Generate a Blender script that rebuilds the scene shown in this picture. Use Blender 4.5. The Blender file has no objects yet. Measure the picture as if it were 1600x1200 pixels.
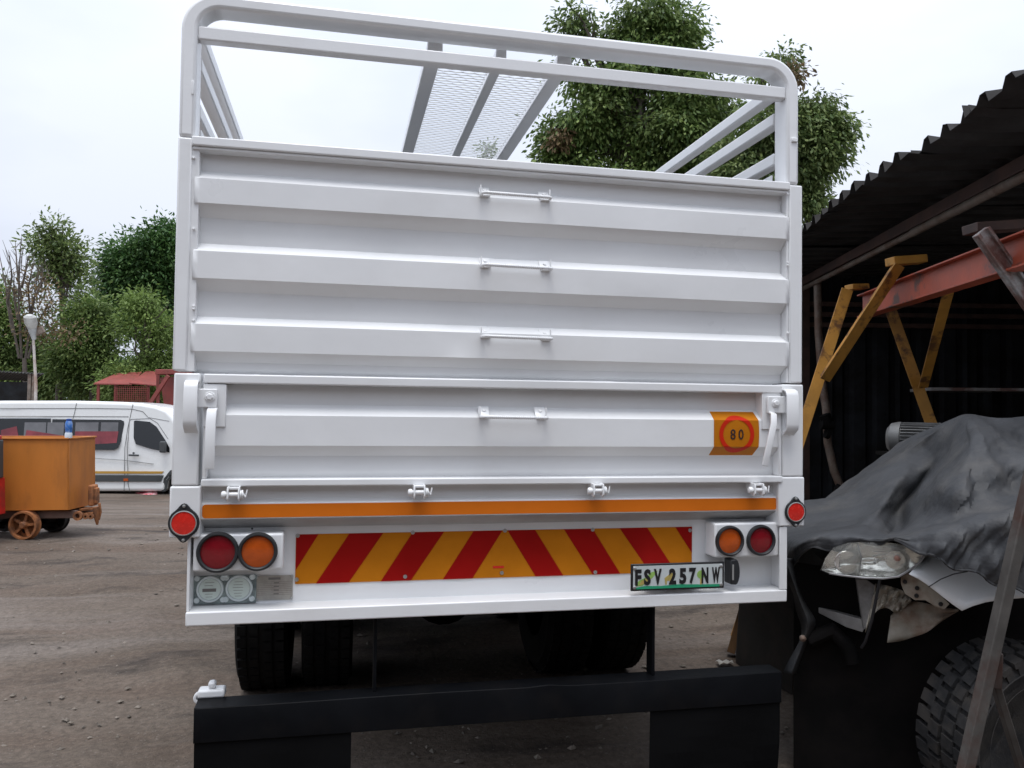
import bpy, bmesh, math, random
import numpy as np
from mathutils import Vector, Matrix
random.seed(7); rng = np.random.default_rng(7)
SC = bpy.context.scene
COL = SC.collection

# ------------------------------------------------------------------ camera
F = 1265.154; CAMZ = 1.6
ROT = Matrix(((0.97770289, -0.20963578, 0.01224347),
              (0.01859255, 0.02834225, -0.99942535),
              (0.20916831, 0.97736869, 0.03160796)))       # world -> (right, down, forward)
CAM = Vector((0, 0, CAMZ))
cd = bpy.data.cameras.new('camera'); cam = bpy.data.objects.new('camera', cd); COL.objects.link(cam)
cd.sensor_width = 36; cd.lens = 36 * F / 1600; cd.clip_end = 2000; cd.clip_start = 0.05
m3 = Matrix((ROT[0], -Vector(ROT[1]), -Vector(ROT[2]))).transposed()
cam.matrix_world = Matrix.Translation(CAM) @ m3.to_4x4()
SC.camera = cam

# ------------------------------------------------------------------ world, sun, exposure
SUN_EL, SUN_AZ = math.radians(74), math.radians(200)     # high, behind and a little left of the camera
wd = bpy.data.worlds.new('World'); SC.world = wd; wd.use_nodes = True
nt = wd.node_tree; N = nt.nodes; Lk = nt.links; N.clear()
wo = N.new('ShaderNodeOutputWorld'); bg = N.new('ShaderNodeBackground')
sky = N.new('ShaderNodeTexSky'); sky.sky_type = 'NISHITA'; sky.sun_disc = False
sky.sun_elevation = SUN_EL; sky.sun_rotation = SUN_AZ
tc = N.new('ShaderNodeTexCoord'); mp = N.new('ShaderNodeMapping'); mp.inputs['Scale'].default_value = (1, 1, 2.4)
nz = N.new('ShaderNodeTexNoise'); nz.inputs['Scale'].default_value = 1.6; nz.inputs['Detail'].default_value = 5; nz.inputs['Roughness'].default_value = .5
cr = N.new('ShaderNodeValToRGB')
cr.color_ramp.elements[0].position = .34; cr.color_ramp.elements[0].color = (7.3, 8.1, 9.6, 1)
cr.color_ramp.elements[1].position = .62; cr.color_ramp.elements[1].color = (9.8, 10.4, 11.8, 1)
mx = N.new('ShaderNodeMix'); mx.data_type = 'RGBA'; mx.inputs[0].default_value = .96
Lk.new(tc.outputs['Generated'], mp.inputs[0]); Lk.new(mp.outputs[0], nz.inputs['Vector']); Lk.new(nz.outputs[0], cr.inputs[0])
Lk.new(sky.outputs[0], mx.inputs[6]); Lk.new(cr.outputs[0], mx.inputs[7])
# an overcast sky is brightest overhead
sx = N.new('ShaderNodeSeparateXYZ'); Lk.new(tc.outputs['Generated'], sx.inputs[0])
m1_ = N.new('ShaderNodeMath'); m1_.operation = 'MAXIMUM'; m1_.inputs[1].default_value = 0; Lk.new(sx.outputs[2], m1_.inputs[0])
m2_ = N.new('ShaderNodeMath'); m2_.operation = 'POWER'; m2_.inputs[1].default_value = 1.8; Lk.new(m1_.outputs[0], m2_.inputs[0])
m3_ = N.new('ShaderNodeMath'); m3_.operation = 'MULTIPLY_ADD'; m3_.inputs[1].default_value = 1.15; m3_.inputs[2].default_value = .93; Lk.new(m2_.outputs[0], m3_.inputs[0])
vm = N.new('ShaderNodeVectorMath'); vm.operation = 'SCALE'; Lk.new(mx.outputs[2], vm.inputs[0]); Lk.new(m3_.outputs[0], vm.inputs[3]); Lk.new(vm.outputs[0], bg.inputs[0])
bg.inputs[1].default_value = .086
Lk.new(bg.outputs[0], wo.inputs[0])
sl = bpy.data.lights.new('sun', 'SUN'); so = bpy.data.objects.new('sun', sl); COL.objects.link(so)
sl.energy = 2.0; sl.angle = math.radians(30); sl.color = (1, .98, .95)
sd = Vector((math.sin(SUN_AZ) * math.cos(SUN_EL), math.cos(SUN_AZ) * math.cos(SUN_EL), math.sin(SUN_EL)))
so.rotation_euler = sd.to_track_quat('Z', 'Y').to_euler()
SC.view_settings.view_transform = 'Standard'; SC.view_settings.look = 'None'
SC.view_settings.exposure = 0.08; SC.view_settings.gamma = 1; SC.view_settings.use_curve_mapping = False

# ------------------------------------------------------------------ measuring helpers (calibrated from the photograph)
RT = ROT.transposed()
def ray(px, py): return RT @ Vector(((px - 800) / F, (py - 600) / F, 1))
def P(px, py, d): return CAM + ray(px, py) * d                       # point at forward distance d metres
YR = 3.082                                                            # the truck's rear plane
def W(px, py, off=0.0):
    r = ray(px, py); return CAM + r * ((YR + off) / r.y)
FH = Vector((ROT[2][0], ROT[2][1], 0)).normalized(); RH = Vector((FH.y, -FH.x, 0))
def ground_z(x, y):
    d = x * FH.x + y * FH.y
    t = min(max((d - 9.5) / 12.5, 0), 1); return -.88 * t * t * (3 - 2 * t)
AX = (FH + RH * .0632).normalized(); BX = Vector((AX.y, -AX.x, 0))    # the shed's long and cross axes
def G(L, d, z): return Vector((0, 0, z)) + FH * d + RH * (L + .0632 * d)
def GP(px, py, L):                                                    # point on the shed plane L metres to the right
    r = ray(px, py); n = RH - FH * .0632
    return CAM + r * (L / r.dot(n))

# ------------------------------------------------------------------ object helpers
def tag(o, label=None, cat=None, group=None, kind=None):
    if label: o['label'] = label
    if cat: o['category'] = cat
    if group: o['group'] = group
    if kind: o['kind'] = kind
    return o
def thing(name, loc, label, cat, group=None, rz=0):
    o = bpy.data.objects.new(name, None); COL.objects.link(o); o.location = loc; o.rotation_euler = (0, 0, rz)
    o.empty_display_size = .1
    return tag(o, label, cat, group)
class MB:
    def __init__(s): s.v = []; s.f = []
    def add(s, vs, fs):
        b = len(s.v); s.v += [tuple(v) for v in vs]; s.f += [tuple(b + i for i in f) for f in fs]; return s
    def box(s, a, b):
        x0, x1 = sorted((a[0], b[0])); y0, y1 = sorted((a[1], b[1])); z0, z1 = sorted((a[2], b[2]))
        vs = [(x, y, z) for z in (z0, z1) for y in (y0, y1) for x in (x0, x1)]
        return s.add(vs, [(0, 2, 3, 1), (4, 5, 7, 6), (0, 1, 5, 4), (2, 6, 7, 3), (0, 4, 6, 2), (1, 3, 7, 5)])
    def obox(s, c, hx, hy, hz):                                       # oriented box by half-axis vectors
        vs = [c + hx * i + hy * j + hz * k for k in (-1, 1) for j in (-1, 1) for i in (-1, 1)]
        return s.add(vs, [(0, 2, 3, 1), (4, 5, 7, 6), (0, 1, 5, 4), (2, 6, 7, 3), (0, 4, 6, 2), (1, 3, 7, 5)])
    def bar(s, a, b, w, h, up=Vector((0, 0, 1))):
        a = Vector(a); b = Vector(b); t = (b - a).normalized()
        if abs(t.dot(up)) > .98: up = Vector((0, 1, 0))
        sx = t.cross(up).normalized(); sz = sx.cross(t)
        return s.obox((a + b) / 2, (b - a) / 2, sx * w / 2, sz * h / 2)
    def angle(s, a, b, w, t, up):                                     # L-section bar
        a = Vector(a); b = Vector(b); d = (b - a).normalized(); sx = d.cross(up).normalized(); sz = sx.cross(d)
        s.obox((a + b) / 2, (b - a) / 2, sx * w / 2, sz * t / 2)
        return s.obox((a + b) / 2 + sx * (w / 2 - t / 2) + sz * (w / 2 + t / 2 + .0005), (b - a) / 2, sx * t / 2, sz * w / 2)
    def tube(s, pts, r, n=10, caps=True):
        pts = [Vector(p) for p in pts]; rs = r if isinstance(r, (list, tuple)) else [r] * len(pts)
        prev = None; rings = []
        for i, p in enumerate(pts):
            t = ((pts[i + 1] if i + 1 < len(pts) else p) - (pts[i - 1] if i else p)).normalized()
            if prev is None: prev = t.orthogonal().normalized()
            u = (prev - t * prev.dot(t)).normalized(); prev = u; w = t.cross(u)
            rings.append([p + (u * math.cos(a) + w * math.sin(a)) * rs[i] for a in [2 * math.pi * k / n for k in range(n)]])
        fs = []
        for i in range(len(pts) - 1):
            for k in range(n): fs.append((i * n + k, i * n + (k + 1) % n, (i + 1) * n + (k + 1) % n, (i + 1) * n + k))
        if caps: fs += [tuple(reversed(range(n))), tuple(range((len(pts) - 1) * n, len(pts) * n))]
        return s.add([v for q in rings for v in q], fs)
    def lathe(s, prof, c, ax, n=32):                                  # prof: (radius, along) pairs
        ax = Vector(ax).normalized(); u = ax.orthogonal().normalized(); w = ax.cross(u); c = Vector(c)
        vs = []; fs = []
        for r, h in prof:
            for k in range(n):
                a = 2 * math.pi * k / n; vs.append(c + ax * h + (u * math.cos(a) + w * math.sin(a)) * max(r, 1e-5))
        for i in range(len(prof) - 1):
            for k in range(n): fs.append((i * n + k, i * n + (k + 1) % n, (i + 1) * n + (k + 1) % n, (i + 1) * n + k))
        if prof[0][0] > 1e-3: fs.append(tuple(reversed(range(n))))
        if prof[-1][0] > 1e-3: fs.append(tuple(range((len(prof) - 1) * n, len(prof) * n)))
        return s.add(vs, fs)
    def prism(s, poly, ex):                                           # extrude a planar polygon by vector ex
        n = len(poly); poly = [Vector(p) for p in poly]; ex = Vector(ex)
        return s.add(poly + [p + ex for p in poly], [tuple(range(n)), tuple(reversed(range(n, 2 * n)))] +
                     [(i, i + n, (i + 1) % n + n, (i + 1) % n) for i in range(n)])
    def strip(s, A, B):                                               # quad strip between two polylines
        n = len(A); return s.add(list(A) + list(B), [(i, i + 1, n + i + 1, n + i) for i in range(n - 1)])
    def grid(s, rows):
        nr = len(rows); nc = len(rows[0])
        return s.add([p for r in rows for p in r], [(i * nc + j, i * nc + j + 1, (i + 1) * nc + j + 1, (i + 1) * nc + j) for i in range(nr - 1) for j in range(nc - 1)])
    def build(s, name, m, parent=None, bevel=0, seg=2, smooth=False, solid=0, sub=0, label=None, kind=None):
        me = bpy.data.meshes.new(name); me.from_pydata(s.v, [], s.f)
        bm = bmesh.new(); bm.from_mesh(me); bmesh.ops.recalc_face_normals(bm, faces=bm.faces); bm.to_mesh(me); bm.free()
        o = bpy.data.objects.new(name, me); COL.objects.link(o)
        me.materials.append(m)
        if sub: md = o.modifiers.new('s', 'SUBSURF'); md.levels = sub; md.render_levels = sub; md.subdivision_type = 'CATMULL_CLARK'
        if solid: md = o.modifiers.new('t', 'SOLIDIFY'); md.thickness = solid; md.offset = 0
        if bevel: md = o.modifiers.new('b', 'BEVEL'); md.width = bevel; md.segments = seg; md.limit_method = 'ANGLE'; md.angle_limit = math.radians(40); md.harden_normals = False
        if smooth or bevel or sub:
            for p in me.polygons: p.use_smooth = True
            if not sub:
                try: me.set_sharp_from_angle(angle=math.radians(38))
                except Exception: pass
        if parent is not None: attach(o, parent)
        return tag(o, label, kind=kind)
def attach(o, parent):
    # geometry is written in world coordinates, so the child keeps its world place under its parent
    o.parent = parent; o.matrix_parent_inverse = world_of(parent).inverted()
def world_of(o):
    m = Matrix.LocRotScale(o.location, o.rotation_euler.to_quaternion(), o.scale)
    return m if o.parent is None else world_of(o.parent) @ o.matrix_parent_inverse @ m

# ------------------------------------------------------------------ materials
def mat(name, col, rough=.5, metal=0, var=.0, vscale=3, bump=0, bscale=60, col2=None, c2amt=.5, c2scale=4, detail=6, spec=.5, coat=0, stretch=(1, 1, 1), trans=0, thr=(.45, .62), bdist=.004):
    m = bpy.data.materials.new(name); m.use_nodes = True; n = m.node_tree.nodes; l = m.node_tree.links
    b = n['Principled BSDF']; b.inputs['Roughness'].default_value = rough; b.inputs['Metallic'].default_value = metal
    b.inputs['Specular IOR Level'].default_value = spec; b.inputs['Coat Weight'].default_value = coat; b.inputs['Coat Roughness'].default_value = .15
    if trans: b.inputs['Transmission Weight'].default_value = trans
    b.inputs['Base Color'].default_value = (*col, 1)
    t = n.new('ShaderNodeTexCoord'); mp = n.new('ShaderNodeMapping'); mp.inputs['Scale'].default_value = stretch
    l.new(t.outputs['Object'], mp.inputs[0])
    src = None
    if var or col2:
        no = n.new('ShaderNodeTexNoise'); no.inputs['Scale'].default_value = vscale; no.inputs['Detail'].default_value = detail; no.inputs['Roughness'].default_value = .6
        l.new(mp.outputs[0], no.inputs['Vector'])
        r = n.new('ShaderNodeValToRGB'); e = r.color_ramp.elements; e[0].position = .3; e[1].position = .7
        e[0].color = (*[c * (1 - var) for c in col], 1); e[1].color = (*[min(c * (1 + var), 1) for c in col], 1)
        l.new(no.outputs[0], r.inputs[0]); src = r.outputs[0]
        l.new(src, b.inputs['Base Color'])
        rr = n.new('ShaderNodeMapRange'); rr.inputs[3].default_value = max(rough - .1, .03); rr.inputs[4].default_value = min(rough + .12, 1)
        l.new(no.outputs[0], rr.inputs[0]); l.new(rr.outputs[0], b.inputs['Roughness'])
    if col2:
        n2 = n.new('ShaderNodeTexNoise'); n2.inputs['Scale'].default_value = c2scale; n2.inputs['Detail'].default_value = 9; n2.inputs['Roughness'].default_value = .65
        l.new(mp.outputs[0], n2.inputs['Vector'])
        r2 = n.new('ShaderNodeValToRGB'); e = r2.color_ramp.elements; e[0].position = thr[0]; e[1].position = thr[1]
        e[0].color = (0, 0, 0, 1); e[1].color = (c2amt,) * 3 + (1,)
        l.new(n2.outputs[0], r2.inputs[0])
        mx = n.new('ShaderNodeMix'); mx.data_type = 'RGBA'; l.new(r2.outputs[0], mx.inputs[0]); l.new(src, mx.inputs[6]); mx.inputs[7].default_value = (*col2, 1)
        l.new(mx.outputs[2], b.inputs['Base Color'])
    if bump:
        n3 = n.new('ShaderNodeTexNoise'); n3.inputs['Scale'].default_value = bscale; n3.inputs['Detail'].default_value = 5
        l.new(mp.outputs[0], n3.inputs['Vector'])
        bu = n.new('ShaderNodeBump'); bu.inputs['Strength'].default_value = bump; bu.inputs['Distance'].default_value = bdist
        l.new(n3.outputs[0], bu.inputs['Height']); l.new(bu.outputs[0], b.inputs['Normal'])
    return m
M = {}
M['white'] = mat('white enamel paint', (.79, .795, .80), .30, var=.045, vscale=1.6, bump=.3, bscale=14, bdist=.003, col2=(.60, .57, .52), c2amt=.14, c2scale=2.4, thr=(.5, .75), coat=.3)
M['blackpaint'] = mat('black chassis paint', (.004, .0044, .0055), .45, spec=.08, var=.3, vscale=4, bump=.3, bscale=20, col2=(.014, .012, .011), c2amt=.3, c2scale=5, thr=(.5, .7))
M['blackmetal'] = mat('grimy black metal', (.005, .0046, .0045), .75, spec=.12, var=.4, col2=(.014, .011, .010), c2amt=.5)
M['rubber'] = mat('tyre rubber', (.006, .006, .0063), .8, spec=.15, var=.3, vscale=6, col2=(.022, .02, .018), c2amt=.4, c2scale=7, bump=.3, bscale=90)
M['flap'] = mat('black rubber flap', (.0035, .0036, .004), .8, spec=.1, var=.3)
M['red_lens'] = mat('red lens', (.20, .004, .010), .18, var=.12, vscale=30, coat=.6, bump=.5, bscale=110, bdist=.0015)
M['amber_lens'] = mat('amber lens', (.46, .075, .006), .2, var=.12, vscale=30, coat=.6, bump=.5, bscale=110, bdist=.0015)
M['reflector'] = mat('red reflector', (.62, .02, .012), .25, var=.1, vscale=60, coat=.5, bump=.5, bscale=300, bdist=.001)
M['bezel'] = mat('black rubber bezel', (.016, .018, .02), .5, var=.2)
M['tape'] = mat('orange reflective tape', (.68, .165, .010), .5, spec=.15, var=.05, vscale=6, bump=.15, bscale=300)
M['sheet_o'] = mat('orange retroreflective sheet', (.50, .165, .006), .5, spec=.12, var=.10, vscale=5, bump=.15, bscale=200)
M['sheet_r'] = mat('red retroreflective sheet', (.30, .005, .004), .5, spec=.1, var=.10, vscale=5)
M['sheet_r2'] = mat('red ring print', (.55, .022, .006), .5, spec=.15, var=.08)
M['bolt'] = mat('zinc bolt', (.45, .45, .44), .4, metal=.7, var=.2, vscale=40)
M['plate'] = mat('number plate sheet', (.52, .56, .56), .35, var=.05, vscale=20)
M['plate_green'] = mat('plate green', (.02, .30, .15), .4, var=.08)
M['plate_lime'] = mat('plate lime print', (.25, .42, .10), .4, var=.2, vscale=30)
M['plate_tan'] = mat('plate tan print', (.42, .33, .10), .4, var=.2, vscale=30)
M['ink'] = mat('black ink', (.012, .012, .014), .4)
M['ink_soft'] = mat('faded engraved print', (.14, .13, .12), .5, var=.3)
M['acrylic'] = mat('grey green acrylic holder', (.22, .27, .26), .22, var=.35, vscale=18, col2=(.06, .08, .09), c2amt=.8, c2scale=12, coat=.4)
M['acrylic_rim'] = mat('clear acrylic rim', (.55, .6, .6), .15, var=.2, coat=.6)
M['disc_paper'] = mat('pale disc paper', (.56, .63, .58), .35, var=.08, vscale=20)
M['alu'] = mat('scratched aluminium plate', (.45, .43, .39), .38, metal=.55, var=.25, vscale=12, col2=(.25, .18, .14), c2amt=.4, c2scale=10)
M['galv'] = mat('grey galvanised', (.42, .42, .41), .4, metal=.5, var=.2)
M['ground'] = None

# ground material: packed dirt with grey and brown patches, wheel-smeared bands, damp spots, grit
def ground_mat():
    m = bpy.data.materials.new('packed oily dirt'); m.use_nodes = True; n = m.node_tree.nodes; l = m.node_tree.links; b = n['Principled BSDF']
    t = n.new('ShaderNodeTexCoord')
    def noise(sc, det, st=(1, 1, 1), rot=0, ro=.6):
        mp = n.new('ShaderNodeMapping'); mp.inputs['Scale'].default_value = st; mp.inputs['Rotation'].default_value = (0, 0, rot)
        l.new(t.outputs['Object'], mp.inputs[0])
        x = n.new('ShaderNodeTexNoise'); x.inputs['Scale'].default_value = sc; x.inputs['Detail'].default_value = det; x.inputs['Roughness'].default_value = ro
        l.new(mp.outputs[0], x.inputs['Vector']); return x.outputs[0]
    def ramp(src, p0, c0, p1, c1):
        r = n.new('ShaderNodeValToRGB'); e = r.color_ramp.elements; e[0].position = p0; e[1].position = p1; e[0].color = (*c0, 1); e[1].color = (*c1, 1)
        l.new(src, r.inputs[0]); return r.outputs[0]
    def mix(f, a, c, mode='MIX'):
        x = n.new('ShaderNodeMix'); x.data_type = 'RGBA'; x.blend_type = mode
        if isinstance(f, float): x.inputs[0].default_value = f
        else: l.new(f, x.inputs[0])
        for i, s in ((6, a), (7, c)):
            if isinstance(s, tuple): x.inputs[i].default_value = (*s, 1)
            else: l.new(s, x.inputs[i])
        return x.outputs[2]
    base = ramp(noise(.55, 8), .35, (.100, .077, .059), .65, (.166, .134, .109))
    base = mix(ramp(noise(.9, 6, (.35, 1.6, 1), .45), .48, (0, 0, 0), .66, (.75,) * 3), base, (.118, .083, .062))
    base = mix(ramp(noise(.5, 6, (.25, 2.2, 1), .30), .50, (0, 0, 0), .60, (.55,) * 3), base, (.20, .172, .152))
    base = mix(ramp(noise(1.3, 9, (.6, 1.6, 1), .5), .54, (0, 0, 0), .66, (.8,) * 3), base, (.038, .031, .027))
    base = mix(1.0, base, ramp(noise(26, 8, ro=.75), .28, (.55,) * 3, .74, (1.45,) * 3), 'MULTIPLY')
    v = n.new('ShaderNodeTexVoronoi'); v.inputs['Scale'].default_value = 34; l.new(t.outputs['Object'], v.inputs['Vector'])
    base = mix(ramp(v.outputs['Distance'], .10, (.55,) * 3, .17, (0, 0, 0)), base, (.22, .20, .18))
    l.new(base, b.inputs['Base Color']); b.inputs['Roughness'].default_value = .85; b.inputs['Specular IOR Level'].default_value = .25
    bu = n.new('ShaderNodeBump'); bu.inputs['Strength'].default_value = .8; bu.inputs['Distance'].default_value = .025
    l.new(noise(18, 9, ro=.7), bu.inputs['Height']); l.new(bu.outputs[0], b.inputs['Normal'])
    return m
M['ground'] = ground_mat()

# ------------------------------------------------------------------ setting: ground
def build_ground():
    # ring-like grid: fine near the truck, coarse far away
    def axis(lo, hi, c, fine, far):
        a = [c]; s = fine
        while a[-1] < hi: a.append(a[-1] + s); s = s if a[-1] - c < 9 else s * 1.18
        b = [c]; s = fine
        while b[-1] > lo: b.append(b[-1] - s); s = s if c - b[-1] < 9 else s * 1.18
        return sorted(set(a + b))
    xs = axis(-400, 400, 0, .09, 0); ys = axis(-60, 700, 6, .09, 0)
    X, Y = np.meshgrid(xs, ys); D = X * FH.x + Y * FH.y
    t = np.clip((D - 9.5) / 12.5, 0, 1); Z = -.88 * t * t * (3 - 2 * t)
    near = np.exp(-(np.maximum(np.hypot(X, Y - 6) - 8, 0) / 6))
    def sn(fx, fy, ph): return np.sin(X * fx + Y * fy + ph)
    Z += near * (.012 * sn(1.7, .9, 0) * sn(.6, 2.1, 1) + .007 * sn(4.1, 3.3, 2) * sn(-3.1, 5.2, 0) + .004 * sn(9, -7, 1) * sn(6, 11, 2) + rng.normal(0, .0022, X.shape))
    # a low ridge of loosened dirt left by wheels, running back from the truck's left corner
    rd = (X + .9) * .93 + (Y - 5.2) * .36
    Z += near * .03 * np.exp(-(rd / .22) ** 2) * (0.6 + .4 * np.sin(Y * 5))
    me = bpy.data.meshes.new('ground'); nx = len(xs); ny = len(ys)
    vs = np.stack([X, Y, Z], -1).reshape(-1, 3)
    I = (np.arange(ny - 1)[:, None] * nx + np.arange(nx - 1)[None, :]).ravel()
    fs = np.stack([I, I + 1, I + nx + 1, I + nx], 1)
    me.vertices.add(len(vs)); me.vertices.foreach_set('co', vs.ravel()); me.loops.add(fs.size); me.polygons.add(len(fs))
    me.loops.foreach_set('vertex_index', fs.ravel()); me.polygons.foreach_set('loop_start', np.arange(0, fs.size, 4)); me.polygons.foreach_set('loop_total', np.full(len(fs), 4))
    me.update(); me.validate(); me.polygons.foreach_set('use_smooth', np.ones(len(fs), bool))
    me.materials.append(M['ground']); o = bpy.data.objects.new('ground', me); COL.objects.link(o); tag(o, kind='structure')
build_ground()

def pebbles():
    mb = MB()
    for i in range(2600):
        d = 2.6 + random.random() ** 1.6 * 9; lat = random.uniform(-1.1, .9) * d * .75
        p = FH * d + RH * lat; s = random.choice((.004, .006, .008, .011, .016)) * random.uniform(.7, 1.3)
        z = ground_z(p.x, p.y); c = Vector((p.x, p.y, z + s * .25))
        a = random.random() * 6.28; u = Vector((math.cos(a), math.sin(a), .1)) * s * random.uniform(1, 1.8); v = Vector((-math.sin(a), math.cos(a), 0)) * s; w = Vector((0, 0, s * random.uniform(.4, .8)))
        mb.add([c + u, c + v, c - u, c - v, c + w, c - w], [(0, 1, 4), (1, 2, 4), (2, 3, 4), (3, 0, 4), (1, 0, 5), (2, 1, 5), (3, 2, 5), (0, 3, 5)])
    m = mat('grit', (.17, .145, .12), .9, var=.6, vscale=9, detail=1)
    o = mb.build('gravel', m); tag(o, 'small grey and tan stones strewn over the dirt yard', 'gravel', kind='stuff')
pebbles()

# ------------------------------------------------------------------ structure: trees
def leaf_mat(name, c, c2, rough=.55):
    m = bpy.data.materials.new(name); m.use_nodes = True; n = m.node_tree.nodes; l = m.node_tree.links; b = n['Principled BSDF']
    g = n.new('ShaderNodeNewGeometry'); r = n.new('ShaderNodeValToRGB'); e = r.color_ramp.elements
    e[0].color = (*c, 1); e[1].color = (*c2, 1); e[0].position = .15; e[1].position = .95
    l.new(g.outputs['Random Per Island'], r.inputs[0])
    t = n.new('ShaderNodeTexCoord'); no = n.new('ShaderNodeTexNoise'); no.inputs['Scale'].default_value = .7; no.inputs['Detail'].default_value = 3
    l.new(t.outputs['Object'], no.inputs['Vector'])
    mr = n.new('ShaderNodeMapRange'); mr.inputs[1].default_value = .3; mr.inputs[2].default_value = .7; mr.inputs[3].default_value = .65; mr.inputs[4].default_value = 1.4; l.new(no.outputs[0], mr.inputs[0])
    mx = n.new('ShaderNodeMix'); mx.data_type = 'RGBA'; mx.blend_type = 'MULTIPLY'; mx.inputs[0].default_value = 1
    l.new(r.outputs[0], mx.inputs[6]); l.new(mr.outputs[0], mx.inputs[7]); l.new(mx.outputs[2], b.inputs['Base Color'])
    b.inputs['Roughness'].default_value = rough; b.inputs['Specular IOR Level'].default_value = .35
    tr = n.new('ShaderNodeBsdfTranslucent'); l.new(mx.outputs[2], tr.inputs[0]); ms = n.new('ShaderNodeMixShader'); ms.inputs[0].default_value = .38
    l.new(b.outputs[0], ms.inputs[1]); l.new(tr.outputs[0], ms.inputs[2]); l.new(ms.outputs[0], n['Material Output'].inputs[0])
    return m
LM = dict(mid=leaf_mat('mid green leaves', (.085, .145, .038), (.225, .295, .090)),
          dark=leaf_mat('dark green leaves', (.040, .100, .028), (.115, .205, .060)),
          light=leaf_mat('light green leaves', (.115, .180, .040), (.240, .330, .100)),
          olive=leaf_mat('olive leaves', (.095, .150, .048), (.230, .285, .100)),
          brown=leaf_mat('dry brown leaves', (.15, .11, .06), (.27, .19, .10)))
M['bark'] = mat('grey brown bark', (.11, .09, .075), .9, var=.4, vscale=3, bump=.6, bscale=20)
def leaves_mesh(name, m, blobs, d, nclump, per, size, droop, depthk, parent, spread=None, label=None):
    gap = d / 17.0
    """blobs: (px, py, rx, ry) in the photo's measure at distance d; clumps sit on and in the blob's volume"""
    k = d / F
    areas = np.array([b[2] * b[3] for b in blobs], float); areas /= areas.sum()
    V = []
    Rn = np.array(RH); Fn = np.array(FH); Un = np.array([0, 0, 1.])
    for bi, b in enumerate(blobs):
        c = np.array(P(b[0], b[1], d)) + Fn * (rng.uniform(-.3, .3) * b[2] * k)
        nc = max(int(nclump * areas[bi]), 3)
        dirs = rng.normal(size=(nc, 3)); dirs /= np.linalg.norm(dirs, axis=1)[:, None]
        rad = rng.random(nc) ** .45 * (1 + .20 * rng.normal(size=nc))
        rx, ry = b[2] * k * .92, b[3] * k * .92; rdp = max(rx, ry) * depthk
        cc = c + (dirs[:, :1] * rx * Rn + dirs[:, 1:2] * rdp * Fn + dirs[:, 2:3] * ry * Un) * rad[:, None]
        sp = (spread or .05 * (rx + ry) + .10)
        out = (dirs[:, :1] * Rn + dirs[:, 1:2] * Fn + dirs[:, 2:3] * Un)
        q3 = cc * 2 * math.pi
        hole = np.sin(q3 @ [.31, .22, .27] / gap + bi) + np.sin(q3 @ [-.24, .30, .33] / gap + 2 * bi) + np.sin(q3 @ [.37, -.12, -.36] / gap + 1)
        keep = hole > -.85
        cc = cc[keep]; out = out[keep]
        cc = np.repeat(cc, per, 0); out = np.repeat(out, per, 0)
        nl = len(cc); off = rng.normal(size=(nl, 3)) * [1, 1, .75] * sp; p = cc + off
        ax = off / (np.linalg.norm(off, axis=1)[:, None] + 1e-6) * .8 + out * .5 + rng.normal(size=(nl, 3)) * .5; ax[:, 2] -= droop
        ax /= np.linalg.norm(ax, axis=1)[:, None]
        sd = np.cross(ax, rng.normal(size=(nl, 3)) * .6 + [0, 0, 1]); sd /= np.linalg.norm(sd, axis=1)[:, None] + 1e-6
        s = size * rng.uniform(.6, 1.35, nl)[:, None]
        V.append(np.stack([p, p + ax * s * .5 + sd * s * .20, p + ax * s, p + ax * s * .5 - sd * s * .20], 1))
    V = np.concatenate(V).reshape(-1, 3)
    me = bpy.data.meshes.new(name); n = len(V)
    me.vertices.add(n); me.vertices.foreach_set('co', V.ravel()); me.loops.add(n); me.polygons.add(n // 4)
    me.loops.foreach_set('vertex_index', np.arange(n)); me.polygons.foreach_set('loop_start', np.arange(0, n, 4)); me.polygons.foreach_set('loop_total', np.full(n // 4, 4))
    me.update(); me.materials.append(m); o = bpy.data.objects.new(name, me); COL.objects.link(o); attach(o, parent); tag(o, label)
    return o
def limbs(root, blobs, d, parent, r0, wob=.25, twigs=4):
    mb = MB(); k = d / F; rt = Vector(root)
    cx = sum(b[0] * b[2] * b[3] for b in blobs) / sum(b[2] * b[3] for b in blobs); 
    low = max(b[1] for b in blobs); mid = P(cx, low, d); top = P(cx, min(b[1] for b in blobs), d)
    trunk = [rt, rt.lerp(mid, .5) + Vector((random.uniform(-wob, wob), 0, 0)), mid, mid.lerp(top, .5) + Vector((random.uniform(-wob, wob), random.uniform(-wob, wob), 0)), top]
    mb.tube(trunk, [r0, r0 * .8, r0 * .6, r0 * .35, r0 * .1], 9)
    for b in blobs:
        c = P(b[0], b[1], d); st = mid.lerp(top, random.uniform(0, .45)) if c.z > mid.z + .3 else rt.lerp(mid, .8)
        e = c + Vector((0, 0, b[3] * k * .3)); md = st.lerp(e, .5) + Vector((random.uniform(-wob, wob), random.uniform(-wob, wob), .1))
        mb.tube([st, md, e], [r0 * .4, r0 * .25, r0 * .06], 7)
        for q in range(twigs):
            dr = Vector((random.gauss(0, 1), random.gauss(0, 1), random.gauss(.3, .7))).normalized()
            ee = c + Vector((dr.x * b[2] * k * .9, dr.y * b[2] * k * .9, dr.z * b[3] * k * .9)); s2 = md.lerp(e, random.uniform(.1, .8))
            mb.tube([s2, s2.lerp(ee, .5) + Vector((0, 0, .08)), ee], [r0 * .16, r0 * .1, r0 * .03], 5)
    return mb.build('trunk', M['bark'], parent, smooth=True)
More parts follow.
